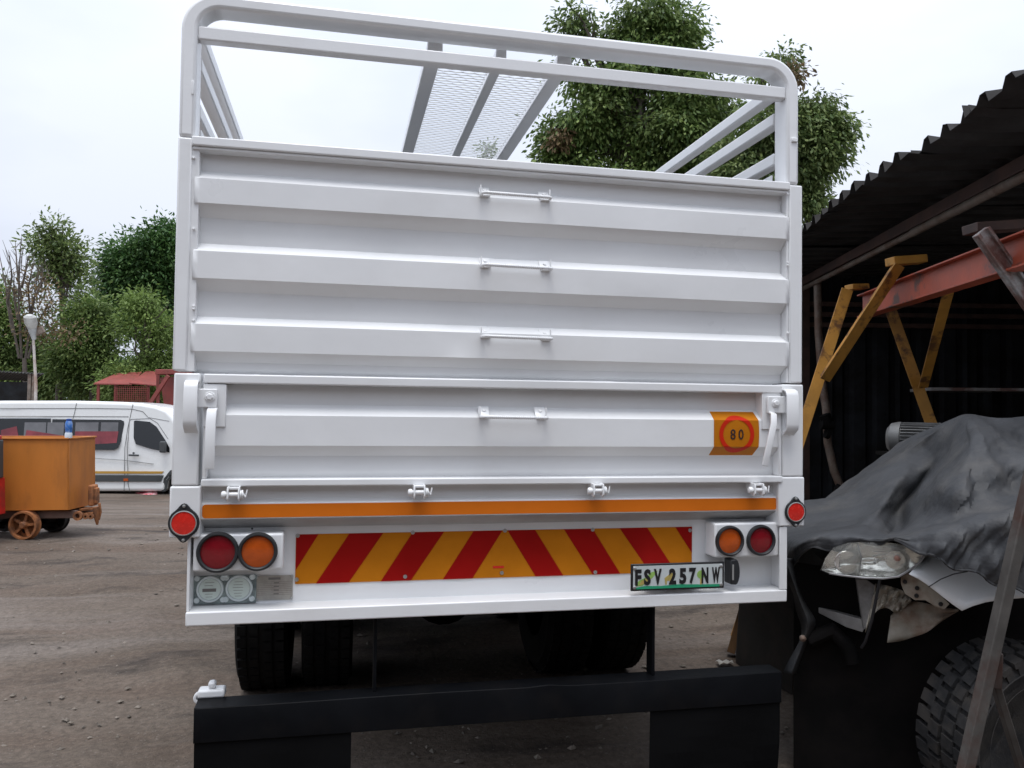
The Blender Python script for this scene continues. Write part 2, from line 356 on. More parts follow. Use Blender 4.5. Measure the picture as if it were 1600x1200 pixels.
def tree(name, label, leaf, blobs, d, ncl, per, size, droop=.5, depthk=.8, r0=.16, extra=None, group=None, twigs=4, spread=None):
    cx = sum(b[0] for b in blobs) / len(blobs); q = P(cx, 640, d); q.z = ground_z(q.x, q.y)
    t = thing(name, q, label, 'tree', group)
    limbs(q, blobs, d, t, r0, twigs=twigs)
    leaves_mesh('crown', LM[leaf], blobs, d, ncl, per, size, droop, depthk, t, spread=spread)
    if extra:
        lf, bl, nc = extra; leaves_mesh('dry_foliage', LM[lf], bl, d - .4, nc, per, size, droop, .4, t, label='patch of reddish brown dry leaves')
    return t
TG = 'trees around the yard'
tree('ash_tree', 'tall leafy tree with weeping leaves rising behind the truck cage', 'mid',
     [(905, 30, 28, 26), (912, 62, 38, 26), (885, 48, 14, 14), (1010, 22, 52, 34), (1050, 52, 42, 34), (975, 58, 34, 30), (1010, 95, 70, 34), (1080, 100, 30, 20),
      (925, 120, 50, 34), (1000, 150, 90, 46), (1080, 165, 62, 34), (915, 190, 62, 44), (985, 215, 80, 52), (1060, 215, 66, 50), (880, 225, 32, 30), (905, 262, 55, 36),
      (1000, 280, 90, 44), (1090, 270, 60, 44), (872, 205, 26, 20), (870, 252, 24, 18), (1120, 185, 22, 22)], 17, 1500, 56, .125, droop=1.0, r0=.2,
     extra=('brown', [(873, 218, 14, 11), (945, 170, 9, 6)], 10), spread=.17, group=TG)
tree('gum_tree', 'leafy tree behind the truck\'s right corner above the shed roof', 'olive',
     [(1222, 100, 12, 16), (1238, 116, 20, 18), (1243, 140, 28, 20), (1268, 165, 24, 18), (1290, 200, 28, 20), (1255, 190, 36, 28), (1312, 212, 16, 14), (1215, 215, 42, 34), (1180, 190, 22, 22), (1272, 245, 38, 26), (1308, 255, 18, 20),
      (1250, 285, 42, 28), (1195, 260, 42, 30), (1150, 240, 32, 30), (1292, 275, 28, 18), (1262, 318, 24, 20), (1160, 280, 40, 26), (1205, 160, 16, 14), (1190, 122, 10, 8)], 15, 1050, 50, .11, droop=1.0, r0=.15,
     extra=('brown', [(1243, 118, 12, 10), (1258, 140, 9, 9)], 10), spread=.15, group=TG)
tree('pepper_tree', 'small tree top seen through the roof mesh of the truck', 'olive', [(762, 236, 11, 12), (755, 262, 18, 18), (770, 292, 26, 22)], 24, 110, 14, .16, r0=.08, group=TG)
tree('locust_tree', 'sparse upright tree with see-through crown behind the minibus', 'olive',
     [(82, 352, 10, 10), (78, 372, 24, 14), (58, 380, 16, 10), (98, 385, 22, 14), (75, 402, 32, 14), (112, 405, 16, 14), (132, 400, 8, 10), (95, 425, 34, 14), (128, 430, 16, 20), (88, 450, 30, 14), (118, 455, 26, 20),
      (100, 478, 34, 16), (130, 480, 20, 20), (85, 510, 36, 16)], 34, 330, 34, .21, droop=.2, r0=.16, spread=.30, group=TG)
tree('oak_tree', 'dense dark round-topped tree left of the truck', 'dark',
     [(236, 375, 40, 24), (255, 400, 44, 34), (205, 405, 42, 28), (186, 428, 28, 24), (222, 440, 52, 36), (262, 450, 36, 38), (190, 462, 30, 26), (215, 490, 38, 30), (175, 490, 14, 18), (268, 365, 26, 16), (268, 500, 22, 40)], 40, 1150, 44, .24, r0=.3, spread=.42, group=TG)
tree('karee_tree', 'light green bushy tree in front of the dark tree', 'light',
     [(225, 475, 24, 18), (250, 490, 28, 24), (212, 510, 24, 24), (240, 530, 36, 34), (205, 555, 28, 32), (250, 570, 28, 34), (268, 510, 18, 28), (215, 600, 50, 26)], 32, 760, 44, .16, r0=.14, spread=.28, group=TG)
tree('olive_tree', 'olive green bushy tree above the minibus roof', 'mid',
     [(140, 485, 28, 20), (125, 510, 26, 22), (155, 520, 26, 26), (140, 550, 42, 32), (180, 560, 26, 34), (105, 560, 30, 30), (150, 600, 60, 30)], 33, 760, 40, .17, r0=.14, spread=.28, group=TG)
tree('willow_tree', 'bushy tree behind the street lamp at the left edge', 'mid',
     [(0, 450, 10, 16), (10, 490, 26, 22), (-20, 500, 30, 40), (30, 520, 30, 24), (15, 555, 40, 30), (70, 545, 36, 26), (90, 590, 50, 30), (40, 600, 46, 30), (-30, 580, 40, 50)], 36, 950, 40, .19, r0=.2, spread=.34, group=TG)
hb = [(x, 600 + 8 * math.sin(x * .07), 34, 34) for x in range(-160, 1250, 34)]
tb = thing('hedge', P(60, 640, 44), 'long dark band of bushes along the far edge of the yard', 'hedge'); tb['category'] = 'hedge'
leaves_mesh('foliage', LM['dark'], hb, 44, 4200, 22, .36, .4, 1, tb, spread=.6)
# dry, bare-branched tree at far left
q = P(48, 640, 31); q.z = ground_z(q.x, q.y)
t = thing('bare_tree', q, 'bare dead tree with thin brown upright branches and few dry leaves', 'tree', TG)
mb = MB()
for (x0, y0, x1, y1) in [(30, 560, -2, 392), (12, 470, 15, 400), (34, 560, 33, 372), (34, 470, 24, 378), (34, 450, 44, 400), (40, 560, 62, 405), (48, 500, 52, 410), (20, 520, 8, 430), (40, 520, 78, 420), (44, 560, 90, 450), (58, 460, 66, 420), (28, 500, 22, 425)]:
    a = P(x0, y0, 31); b = P(x1, y1, 31 + random.uniform(-1, 1)); mdl = a.lerp(b, .5) + Vector((random.uniform(-.15, .15), 0, .1))
    mb.tube([a, mdl, b], [.05, .035, .01], 5)
    for _ in range(9):
        s = a.lerp(b, random.uniform(.3, .95)); mb.tube([s, s + Vector((random.uniform(-.3, .3), random.uniform(-.2, .2), random.uniform(.2, .7)))], [.015, .005], 4)
mb.tube([q, P(38, 560, 31)], [.14, .08], 8)
mb.build('trunk', M['bark'], t, smooth=True)
leaves_mesh('dry_foliage', LM['brown'], [(35, 455, 14, 14), (60, 470, 26, 26), (50, 440, 14, 20), (90, 480, 22, 26), (62, 510, 30, 24), (105, 520, 20, 16)], 31, 110, 14, .16, .2, .6, t, spread=.25)

# ------------------------------------------------------------------ structure: open shed on the right
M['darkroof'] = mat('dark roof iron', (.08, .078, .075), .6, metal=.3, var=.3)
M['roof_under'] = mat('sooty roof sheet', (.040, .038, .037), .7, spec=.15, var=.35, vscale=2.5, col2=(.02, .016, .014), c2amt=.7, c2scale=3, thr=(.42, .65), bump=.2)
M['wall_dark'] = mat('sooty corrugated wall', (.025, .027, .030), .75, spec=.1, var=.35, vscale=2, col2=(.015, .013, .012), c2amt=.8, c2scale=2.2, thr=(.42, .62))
M['purlin'] = mat('brown oxide purlin', (.085, .045, .034), .65, var=.3, vscale=6, col2=(.03, .022, .02), c2amt=.6)
M['pipe'] = mat('rusted galvanised pipe', (.21, .17, .14), .55, metal=.2, var=.3, vscale=8, col2=(.12, .055, .03), c2amt=.7, c2scale=6)
M['redbeam'] = mat('red oxide beam', (.38, .075, .036), .5, var=.2, vscale=5, col2=(.07, .055, .05), c2amt=.85, c2scale=3.2, thr=(.56, .63), bump=.2)
M['yellow'] = mat('worn yellow paint', (.46, .22, .035), .5, var=.2, vscale=6, col2=(.10, .042, .018), c2amt=.9, c2scale=7, thr=(.52, .62), bump=.3)
M['greysteel'] = mat('bare grey steel', (.34, .33, .32), .45, metal=.35, var=.3, vscale=7, col2=(.15, .055, .035), c2amt=.8, c2scale=5, thr=(.47, .6), bump=.3)
shed = thing('open_shed', G(4.5, 6.5, 0), 'dark open workshop shed with corrugated iron roof right of the truck', 'shed')
RZ = 3.14; EL = 2.05
def ribs_profile(n, pitch, h, w0=.25, w1=.12):                        # trapezoid corrugation: (along, height) list
    o = []
    for i in range(n):
        s = i * pitch; o += [(s, 0), (s + pitch * .50, 0), (s + pitch * .64, h), (s + pitch * .86, h)]
    return o + [(n * pitch, 0)] + [(n * pitch + pitch * .50, 0), (n * pitch + pitch * .62, h)] * (1 if n == 3 and h > .05 else 0)
sd0 = 3.3
def roof_sheet(i):
    pr = ribs_profile(3, .235, .062); d0 = sd0 + i * .705; e = random.uniform(-.05, .05); dz = (.009 if i % 2 else 0)
    A = []; B = []
    for s, h in pr:
        A.append(G(EL + e, d0 + s, RZ + h + dz)); B.append(G(9.2, d0 + s, RZ + h + dz + .26))
    rows = []
    for t in (0, .015, .08, .3, .6, 1):
        sag = -.02 * math.sin(t * 9 + i)
        rows.append([a.lerp(b, t) + Vector((0, 0, sag * (t > 0) + (random.uniform(-.018, .006) if t == 0 else 0))) for a, b in zip(A, B)])
    mb = MB().grid(rows)
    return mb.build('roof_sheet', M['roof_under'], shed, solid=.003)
for i in range(9): roof_sheet(i)
def wall_sheet(L0, d0, dirv, n, z0, z1, pitch=.26, dep=.045):
    nrm = Vector((-dirv.y, dirv.x, 0)); pr = ribs_profile(n, pitch, dep); b = G(L0, d0, 0)
    A = [b + dirv * s + nrm * h + Vector((0, 0, z0)) for s, h in pr]; B = [v + Vector((0, 0, z1 - z0)) for v in A]
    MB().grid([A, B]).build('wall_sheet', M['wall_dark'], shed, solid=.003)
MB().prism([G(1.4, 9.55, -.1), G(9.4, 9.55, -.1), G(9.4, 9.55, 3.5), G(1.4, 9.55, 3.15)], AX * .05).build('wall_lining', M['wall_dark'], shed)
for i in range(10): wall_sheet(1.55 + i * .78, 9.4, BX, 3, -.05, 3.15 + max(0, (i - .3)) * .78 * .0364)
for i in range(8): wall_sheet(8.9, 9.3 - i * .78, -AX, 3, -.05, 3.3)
mb = MB()
for z in (2.62, 2.74, 2.86): mb.bar(G(1.6, 9.30, z), G(8.8, 9.30, z), .05, .05)
mb.build('wall_rail', M['purlin'], shed)
MB().bar(G(2.73, 9.25, 3.095), G(2.73, 3.2, 3.095), .07, .09).build('purlin', M['purlin'], shed, bevel=.006)
MB().bar(G(6.0, 9.25, 3.2), G(6.0, 3.2, 3.2), .07, .09).build('purlin', M['purlin'], shed, bevel=.006)
MB().tube([G(2.71, 9.2, 3.012), G(2.71, 6.3, 3.012), G(2.71, 6.25, 3.015), G(2.71, 3.2, 3.015)], [.026, .026, .032, .032], 12).build('conduit', M['pipe'], shed, smooth=True)
MB().tube([P(1277, 425, 8.8), P(1279, 520, 8.8), P(1285, 600, 8.75), P(1291, 640, 8.7), P(1293, 690, 8.7), P(1303, 735, 8.7), P(1316, 768, 8.7)], .042, 10).build('downpipe', M['pipe'], shed, smooth=True)
for (a, b) in [((1288, 648), (1294, 662)), ((1283, 662), (1302, 664)), ((1290, 676), (1296, 678)), ((1306, 764), (1322, 770))]:
    MB().tube([P(*a, 8.62), P(*b, 8.62)], .06, 10).build('pipe_coupling', M['blackmetal'], shed, smooth=True)
for L, d in ((2.73, 9.2), (8.6, 9.2), (8.6, 3.4)):
    MB().bar(G(L, d, 0), G(L, d, 3.05), .1, .1).build('post', M['purlin'], shed)
# dark workbench ledge and clutter deep in the shed
wb = thing('workbench', P(1540, 900, 8.2), 'dark steel workbench with a long thin edge deep in the shed', 'workbench')
wb.location.z = 0
a = P(1438, 609, 8.3); b = P(1680, 611, 8.1)
MB().bar(a, b, .6, .03).build('bench_top', M['greysteel'], wb)
mb = MB()
for t_ in (.03, .5, .97):
    p = a.lerp(b, t_); MB().bar(Vector((p.x, p.y, 0)), p, .06, .06).build('leg', M['blackmetal'], wb)
MB().bar(a + Vector((0, 0, -.9)), b + Vector((0, 0, -.9)), .5, .9).build('cabinet', M['blackmetal'], wb)

# gantry: red beam on splayed yellow legs, rusty near leg
gan = thing('gantry_hoist', G(2.3, 5, 0), 'red steel gantry beam on splayed yellow and rusty legs inside the shed', 'gantry')
def ibeam(L, d0, d1, z0, z1, fw=.10):
    mb = MB(); mb.bar(G(L, d0, (z0 + z1) / 2), G(L, d1, (z0 + z1) / 2), .012, z1 - z0 - .022)
    mb.bar(G(L, d0, z1 - .005), G(L, d1, z1 - .005), fw, .011); mb.bar(G(L, d0, z0 + .005), G(L, d1, z0 + .005), fw, .011)
    return mb
ibeam(2.32, 6.25, 3.1, 2.345, 2.52).build('beam', M['redbeam'], gan, bevel=.002)
def leg(a, b, w, m, nm='leg', up=None, t=.008):
    MB().angle(a, b, w, t, up or Vector((0, 1, 0))).build(nm, m, gan, bevel=.001)
cz = lambda p, z: Vector((p.x, p.y, z))
m1 = P(1283, 594, 5.75)
foot = P(1258, 670, 5.75); foot = m1 + (foot - m1) * (m1.z / (m1.z - foot.z))
leg(P(1324, 452, 6.1), foot, .085, M['yellow'], up=Vector((.3, 1, 0)))
leg(P(1406, 414, 5.45), m1 + Vector((.01, -.03, 0)), .095, M['yellow'], 'brace', up=Vector((-.2, 1, .3)))
m2 = P(1438, 606, 5.95); f2 = P(1461, 672, 5.95); f2 = m2 + (f2 - m2) * (m2.z / (m2.z - f2.z))
leg(P(1388, 474, 6.0), f2, .085, M['yellow'], up=Vector((.2, 1, 0)))
leg(P(1486, 440, 5.0), m2 + Vector((0, -.03, 0)), .065, M['yellow'], 'brace', up=Vector((.5, 1, 0)))
MB().bar(P(1390, 409, 5.55), P(1442, 405, 5.6), .10, .055).build('bearing_plate', M['yellow'], gan, bevel=.004)
MB().bar(P(1326, 449, 6.15), P(1352, 448, 6.2), .09, .04).build('bearing_plate', M['yellow'], gan, bevel=.004)
MB().bar(P(1515, 358, 4.35), P(1598, 352, 4.4), .12, .05).build('bearing_plate', M['purlin'], gan, bevel=.004)
# grooved grey strut of the middle frame
a = P(1531, 362, 4.2); b = P(1640, 518, 4.2); b2 = a + (b - a) * ((a.z) / (a.z - b.z))
mb = MB(); dirv = (b2 - a).normalized(); sx = dirv.cross(Vector((0, 1, 0))).normalized()
for o_, w_, q_ in ((0, .095, 0), (.036, .018, -.012), (-.036, .018, -.012)):
    mb.obox((a + b2) / 2 + sx * o_ + Vector((0, q_ * 1.5, 0)), (b2 - a) / 2, sx * w_ / 2, Vector((0, .012, 0)))
mb.build('leg', M['greysteel'], gan, bevel=.003, label='grey galvanised leg with grooves running down from the red beam')
# near rusty leg with its inner brace
a = P(1668, 500, 2.75); b = P(1600, 772, 2.5); b = P(1606, 770, 2.5); e = P(1509, 1200, 2.38); e2 = e + (e - b) * ((e.z - .02) / (b.z - e.z))
nearm = mat('rusty near leg', (.062, .057, .052), .65, spec=.2, var=.35, vscale=7, col2=(.050, .020, .014), c2amt=.75, c2scale=4, thr=(.48, .62), bump=.3)
MB().bar(b + (b - e) * .55, e2, .036, .036, up=Vector((.08, 1, 0))).build('leg', nearm, gan, bevel=.004, label='rusty near leg crossing in front of the white car')
MB().bar(P(1549, 1050, 2.47), P(1606, 1235, 2.6), .022, .03, up=Vector((.3, 1, 0))).build('brace', nearm, gan, bevel=.003)
MB().bar(P(1558, 1020, 2.46), P(1556, 1075, 2.46), .03, .02, up=Vector((.5, .9, 0))).build('gusset', nearm, gan, bevel=.003)

# ------------------------------------------------------------------ added unseen building that blocks low sky light behind the camera
wk = thing('unseen_shading_building', (0, -9.5, 0), 'unseen dark brick building added behind the viewpoint to shade the yard', 'building')
mbk = mat('dark brick of added building', (.085, .055, .045), .85, var=.35, vscale=3, col2=(.03, .025, .022), c2amt=.6, c2scale=1.5)
MB().box((-24, -16, -.3), (22, -9.5, 5.6)).build('wall', mbk, wk)
MB().box((-24.4, -16.4, 5.602), (22.4, -9.0, 5.8)).build('roof', M['darkroof'], wk)
for k in range(6): MB().box((-20 + k * 7, -9.498, 0), (-16.5 + k * 7, -9.42, 3.6)).build('added_roller_door', M['wall_dark'], wk)

# ------------------------------------------------------------------ structure: left background
M['redpaint'] = mat('faded red machine paint', (.26, .055, .045), .55, var=.15, vscale=2, col2=(.12, .04, .03), c2amt=.5)
M['darkroof'] = mat('dark roof iron', (.08, .078, .075), .6, metal=.3, var=.3)
ls = thing('yard_shelter', P(0, 640, 27), 'dark open shelter with thin corrugated roof at the left edge behind the minibus', 'shelter'); ls.location.z = -.8
pr = ribs_profile(26, .2, .04); a = P(-75, 577, 26); b = P(68, 585, 26); du = (b - a) / (26 * .2)
A = [a + du * s + Vector((0, 0, h)) for s, h in pr]; B = [v + FH * 3 - RH * 2.2 + Vector((0, 0, -.15)) for v in A]
MB().grid([A, B]).build('roof', M['darkroof'], ls, solid=.02)
for px in (-70, 47, 54):
    p = P(px, 584, 26.1); MB().bar(cz(p, -.8), p, .1, .1).build('post', M['pipe'], ls)
a = P(-75, 600, 29.9); b = P(50, 600, 29.9)
MB().prism([cz(a, -.8), cz(b, -.8), cz(b, 2.4), cz(a, 2.4)], FH * .1).build('back_wall', M['wall_dark'], ls)
cano = thing('red_canopy', P(200, 640, 30), 'faded red steel canopy with mesh panel behind the minibus roof', 'canopy'); cano.location.z = -.8
def quadslab(ps, d, t, name, m, par): MB().prism([P(*p) for p in ps], Vector((0, 0, -t))).build(name, m, par)
quadslab([(146, 599, 29), (182, 583, 31), (222, 581, 31), (206, 600, 29)], 0, .04, 'roof_panel', M['redpaint'], cano)
quadslab([(202, 598, 29), (228, 580, 31), (244, 580, 31), (248, 602, 29)], 0, .04, 'roof_panel', M['redpaint'], cano)
for px in (154, 181, 232): p = P(px, 600, 29.1); MB().bar(cz(p, -.8), p, .09, .09).build('post', M['redpaint'], cano)
mb = MB()
for (x0, y0, x1, y1) in [(180, 604, 232, 604), (180, 634, 232, 634)] + [(180 + k * 3.2, 604, 180 + k * 3.2, 634) for k in range(17)] + [(180, 604 + k * 3.2, 232, 604 + k * 3.2) for k in range(10)]:
    mb.bar(P(x0, y0, 29), P(x1, y1, 29), .018, .018)
mb.build('mesh_panel', M['redpaint'], cano)
hop = thing('red_hopper', P(262, 640, 27), 'red steel hopper with slanted brace half hidden behind the truck\'s left post', 'hopper'); hop.location.z = -.8
MB().prism([P(242, 577, 27), P(300, 577, 27), P(300, 585, 27), P(242, 585, 27)], FH * .9).build('top_rim', M['redpaint'], hop, bevel=.02)
MB().prism([P(250, 590, 27.2), P(300, 586, 27.2), P(300, 690, 27.2), P(264, 690, 27.2)], FH * .6).build('body', M['redpaint'], hop)
MB().bar(P(263, 587, 26.8), P(222, 650, 26.8), .1, .12).build('brace', M['redpaint'], hop)
MB().bar(P(247, 585, 27.6), P(247, 700, 27.6), .1, .1).build('leg', M['redpaint'], hop)
lamp = thing('yard_lamp', P(57, 640, 25), 'white street lamp on a thin rusty white pole behind the minibus', 'street lamp'); lamp.location.z = -.8
wp = mat('weathered white pole', (.55, .50, .46), .6, var=.1, vscale=3, col2=(.25, .12, .07), c2amt=.7, c2scale=2)
lt = P(52, 527, 25); MB().tube([cz(P(57, 640, 25), -.8), P(56, 600, 25), lt], [.05, .045, .035], 10).build('pole', wp, lamp, smooth=True)
M['lampg'] = mat('grey lamp housing', (.40, .41, .41), .45, var=.25, vscale=3)
mb = MB(); A = P(53, 530, 25); A1 = P(50, 512, 24.9); A2 = P(46, 492, 24.6)
ax = (A2 - A).normalized()
def ring(c, w, h, n=14): 
    s = ax.cross(Vector((0, 1, 0))).normalized(); q = ax.cross(s)
    return [c + s * w * math.cos(2 * math.pi * k / n) + q * h * math.sin(2 * math.pi * k / n) for k in range(n)]
def loft(rings):
    mb = MB(); n = len(rings[0]); vs = [v for r in rings for v in r]; fs = [(i * n + k, i * n + (k + 1) % n, (i + 1) * n + (k + 1) % n, (i + 1) * n + k) for i in range(len(rings) - 1) for k in range(n)]
    fs += [tuple(reversed(range(n))), tuple(range((len(rings) - 1) * n, len(rings) * n))]; return mb.add(vs, fs)
loft([ring(A, .06, .05), ring(A.lerp(A1, .5), .10, .07), ring(A1, .13, .09)]).build('housing', M['lampg'], lamp, smooth=True)
loft([ring(A1 + ax * .01, .135, .10), ring(A1.lerp(A2, .4), .19, .13), ring(A1.lerp(A2, .85), .18, .12), ring(A2, .09, .06)]).build('lens', mat('dirty lamp lens', (.5, .5, .48), .3, var=.25, vscale=6), lamp, smooth=True)
MB().bar(P(56, 520, 25), P(68, 514, 25), .1, .22).build('control_box', M['pipe'], lamp, bevel=.01)

# ------------------------------------------------------------------ minibus
M['van'] = mat('white van paint', (.80, .81, .80), .25, var=.02, coat=.5, col2=(.55, .50, .42), c2amt=.15, c2scale=1.2, thr=(.5, .7))
M['vglass'] = mat('dark van glass', (.010, .011, .013), .06, var=.1, spec=.6)
M['seam'] = mat('panel gap', (.16, .16, .16), .7)
M['plastic'] = mat('dark grey plastic', (.055, .06, .062), .6, var=.15)
DV = 22.5
van = thing('white_minibus', P(120, 775, DV + 1), 'long white high-roof minibus with dark windows and a yellow side stripe', 'minibus'); van.location.z = ground_z(van.location.x, van.location.y)
def VP(px, py, dd=0): return P(px, py, DV) + FH * dd
prof = [(-150, 768), (-150, 640), (-140, 628), (0, 626), (110, 626), (185, 628), (215, 630), (240, 634), (258, 641), (268, 652), (292, 690), (300, 703), (330, 713), (343, 726), (347, 748), (344, 768), (307, 768), (304, 752), (296, 741), (283, 737), (270, 741), (262, 752), (258, 768)]
n = len(prof); dep = [(0.10, 1), (0, 1)]
mb = MB()
def van_ring(dd, inset):
    out = []
    for x, y in prof:
        t = max(0, (700 - y) / 75); out.append(VP(x, y, dd) + Vector((0, 0, -inset * (1 if y < 640 else 0))))
    return out
R0 = [VP(x, y, .16 * max(0, (702 - y) / 76)) for x, y in prof]; R1 = [VP(x, y, 1.9 - .16 * max(0, (702 - y) / 76)) for x, y in prof]
mb.add(R0 + R1, [tuple(range(n)), tuple(reversed(range(n, 2 * n)))] + [(i, i + n, (i + 1) % n + n, (i + 1) % n) for i in range(n)])
# triangulate-safe: the side is slightly folded at the waist, so split it along the window sill
body = mb.build('body', M['van'], van, bevel=.09, seg=4)
def vside(poly, name, m, out=.012, th=.02, parent=None, bevel=0):
    pts = [VP(x, y, .16 * max(0, (702 - y) / 76) - out) for x, y in poly]
    return MB().prism(pts, FH * th).build(name, m, parent or van, bevel=bevel)
vside([(-140, 654), (76, 654), (76, 703), (-140, 703)], 'window', M['vglass'])
vside([(79, 655), (186, 656), (191, 658), (192, 662), (188, 690), (184, 700), (178, 703), (79, 702)], 'window', M['vglass'])
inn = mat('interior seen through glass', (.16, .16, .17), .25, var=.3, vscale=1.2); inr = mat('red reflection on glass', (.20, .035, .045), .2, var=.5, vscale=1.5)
vside([(207, 658), (210, 657), (232, 659), (243, 667), (258, 688), (265, 700), (265, 707), (235, 701), (212, 694), (208, 684)], 'door_window', M['vglass'], bevel=.004)
for (x0, x1) in ((36, 70), (72, 98), (116, 152), (156, 183)):
    vside([(x0, 660), (x1, 660), (x1, 682), (x0, 682)], 'window_pane', inn, out=.014, th=.01)
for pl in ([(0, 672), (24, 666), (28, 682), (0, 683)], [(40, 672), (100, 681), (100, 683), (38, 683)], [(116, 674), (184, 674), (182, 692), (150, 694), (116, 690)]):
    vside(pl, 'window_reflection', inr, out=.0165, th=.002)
def seam(pts, w=.012, name='panel_seam'):
    q = [VP(x, y, .16 * max(0, (702 - y) / 76) - .004) for x, y in pts]; mb = MB()
    for a, b in zip(q, q[1:]): mb.bar(a, b, .012, w, up=FH.cross((b - a).normalized()))
    mb.build(name, M['seam'], van)
seam([(-140, 638), (150, 638), (203, 639), (220, 643), (228, 651)]); seam([(115, 630), (113, 645), (111, 654)]); seam([(-140, 650), (198, 651)])
seam([(204, 631), (201, 650), (198, 668), (195, 700), (194, 768)]); seam([(200, 657), (203, 655), (232, 654), (244, 661), (262, 686)]); seam([(200, 657), (199, 700), (200, 755), (203, 768)])
seam([(148, 716), (193, 719), (240, 725)]); seam([(228, 652), (262, 658)], .01)
vside([(-140, 735.5), (256, 736.5), (253, 740), (-140, 739)], 'stripe', mat('mustard stripe', (.50, .28, .05), .4, var=.1))
vside([(-140, 741), (256, 742.5), (252, 752.5), (-140, 751.5)], 'side_moulding', M['plastic'], out=.03, th=.04, bevel=.006)
vside([(194, 747.5), (201, 747.5), (201, 751.5), (194, 751.5)], 'side_marker', M['amber_lens'], out=.04, th=.02)
MB().bar(VP(202, 711, -.04), VP(218, 711.5, -.04), .04, .05).build('door_handle', M['plastic'], van, bevel=.01)
MB().lathe([(.001, 0), (.03, .002), (.03, .02)], VP(209, 708, -.0), -FH, 12).build('lock', M['plastic'], van)
# windscreen + mirror
MB().prism([VP(247, 657, .25), VP(270, 657.5, .25), VP(294, 694, .15), VP(268, 694, .1)], FH * .02).build('quarter_window', M['vglass'], van)
MB().prism([VP(270.5, 655, .3), VP(295.5, 694, .15), VP(295.5, 694, 1.75), VP(270.5, 655, 1.6)], RH * .02 + Vector((0, 0, .015))).build('windscreen', M['vglass'], van)
mb = MB(); mb.obox(VP(258, 698, -.14), RH * .09, FH * .05, Vector((0, 0, .16))); mb.build('mirror', M['plastic'], van, bevel=.04, seg=3)
def road_wheel(c, ax, R, w, par, rimR, tm=None, rm=None, n=36):
    T = MB().lathe([(rimR, -w / 2 + .01), (R - .05, -w / 2), (R - .01, -w / 2 + .03), (R, -w / 4), (R, w / 4), (R - .01, w / 2 - .03), (R - .05, w / 2), (rimR, w / 2 - .01), (rimR - .005, 0), (rimR, -w / 2 + .01)], c, ax, n).build('tyre', tm or M['rubber'], par, smooth=True)
    Rm = MB().lathe([(.001, w / 2 - .06), (.06, w / 2 - .055), (.07, w / 2 - .08), (rimR - .06, w / 2 - .07), (rimR - .02, w / 2 - .02), (rimR + .002, w / 2 - .01), (rimR + .002, -w / 2 + .02), (.001, -w / 2 + .03)], c, ax, n).build('rim', rm or M['galv'], par, smooth=True)
    return T, Rm
for px in (283, -80):
    for dd in (.16, 1.72):
        c = VP(px, 775, dd); c.z = van.location.z + .35; road_wheel(c, -FH if dd < 1 else FH, .36, .23, van, .2)
MB().prism([VP(252, 768, .02), VP(258, 768, .02), VP(262, 752, .02), VP(270, 741, .02), VP(283, 737, .02), VP(296, 741, .02), VP(304, 752, .02), VP(304, 745, -.01), VP(296, 735, -.01), VP(282, 731, -.01), VP(266, 735, -.01), VP(256, 748, -.01)], FH * .03).build('wheel_arch', M['plastic'], van)
cl = MB(); pts = []
for i in range(9):
    row = []
    for j in range(5):
        px = 185 + i * 7.6; row.append(P(px, 779 - j * 2.2 * (1 if i > 3 else .7) - (2 if i > 5 else 0), DV - .2 + j * .12) + Vector((0, 0, random.uniform(-.03, .06))))
    pts.append(row)
cl.grid(pts); o = cl.build('red_cloth', mat('red and white cloth', (.55, .05, .09), .8, var=.3, col2=(.7, .62, .6), c2amt=.9, c2scale=4), sub=2, solid=.01); tag(o, 'crumpled red and white cloth lying under the minibus', 'cloth')

# ------------------------------------------------------------------ orange mine cart, can, red wagon
M['cart'] = mat('orange painted steel tub', (.54, .185, .028), .55, var=.10, vscale=3, col2=(.20, .075, .025), c2amt=.5, c2scale=2.5, thr=(.47, .7), bump=.2, bscale=8, stretch=(1, 1, .35))
M['cartrust'] = mat('orange rusty fittings', (.38, .15, .055), .75, var=.35, vscale=9, col2=(.09, .045, .03), c2amt=.7, c2scale=8, bump=.5)
DC = 9.55
cart = thing('mine_cart', P(60, 852, DC + .3), 'orange steel mine tub cart on small spoked iron wheels', 'cart'); cart.location.z = 0
CS = P(108, 740, DC); X1 = 108
def CP(px, py, dd): return P(px, py, DC) + FH * dd
tl = CP(-70, 685, 0); tr = CP(108, 685, 0); bl = CP(-70, 799, 0); br = CP(108, 797, 0)
th = .02; W2 = FH * .60
MB().prism([tl, tr, br, bl], FH * th).build('side_panel', M['cart'], cart, bevel=.004)
MB().prism([tl + W2, tr + W2, br + W2, bl + W2], -FH * th).build('side_panel', M['cart'], cart, bevel=.004)
MB().prism([tr - RH * .003, tr + W2 - RH * .003, br + W2 - RH * .003, br - RH * .003], -RH * th).build('end_panel', M['cart'], cart, bevel=.004)
MB().prism([tl, tl + W2, bl + W2, bl], RH * th).build('end_panel', M['cart'], cart, bevel=.004)
MB().prism([bl + FH * .03, br + FH * .03 - RH * .03, br + FH * .57 - RH * .03, bl + FH * .57], Vector((0, 0, .02))).build('floor', M['cart'], cart)
mb = MB(); mb.bar(tl + FH * .0, tr, .04, .02); mb.bar(tl + W2, tr + W2, .04, .02); mb.bar(tr, tr + W2, .04, .02)
mb.build('rim', M['cart'], cart, bevel=.004)
chass = mat('cart chassis', (.16, .105, .085), .7, var=.3, vscale=5)
for dd in (.12, .48): MB().bar(CP(-70, 805.5, dd), CP(112, 805.5, dd), .06, .09).build('frame_rail', chass, cart, bevel=.006)
cx_ = {}
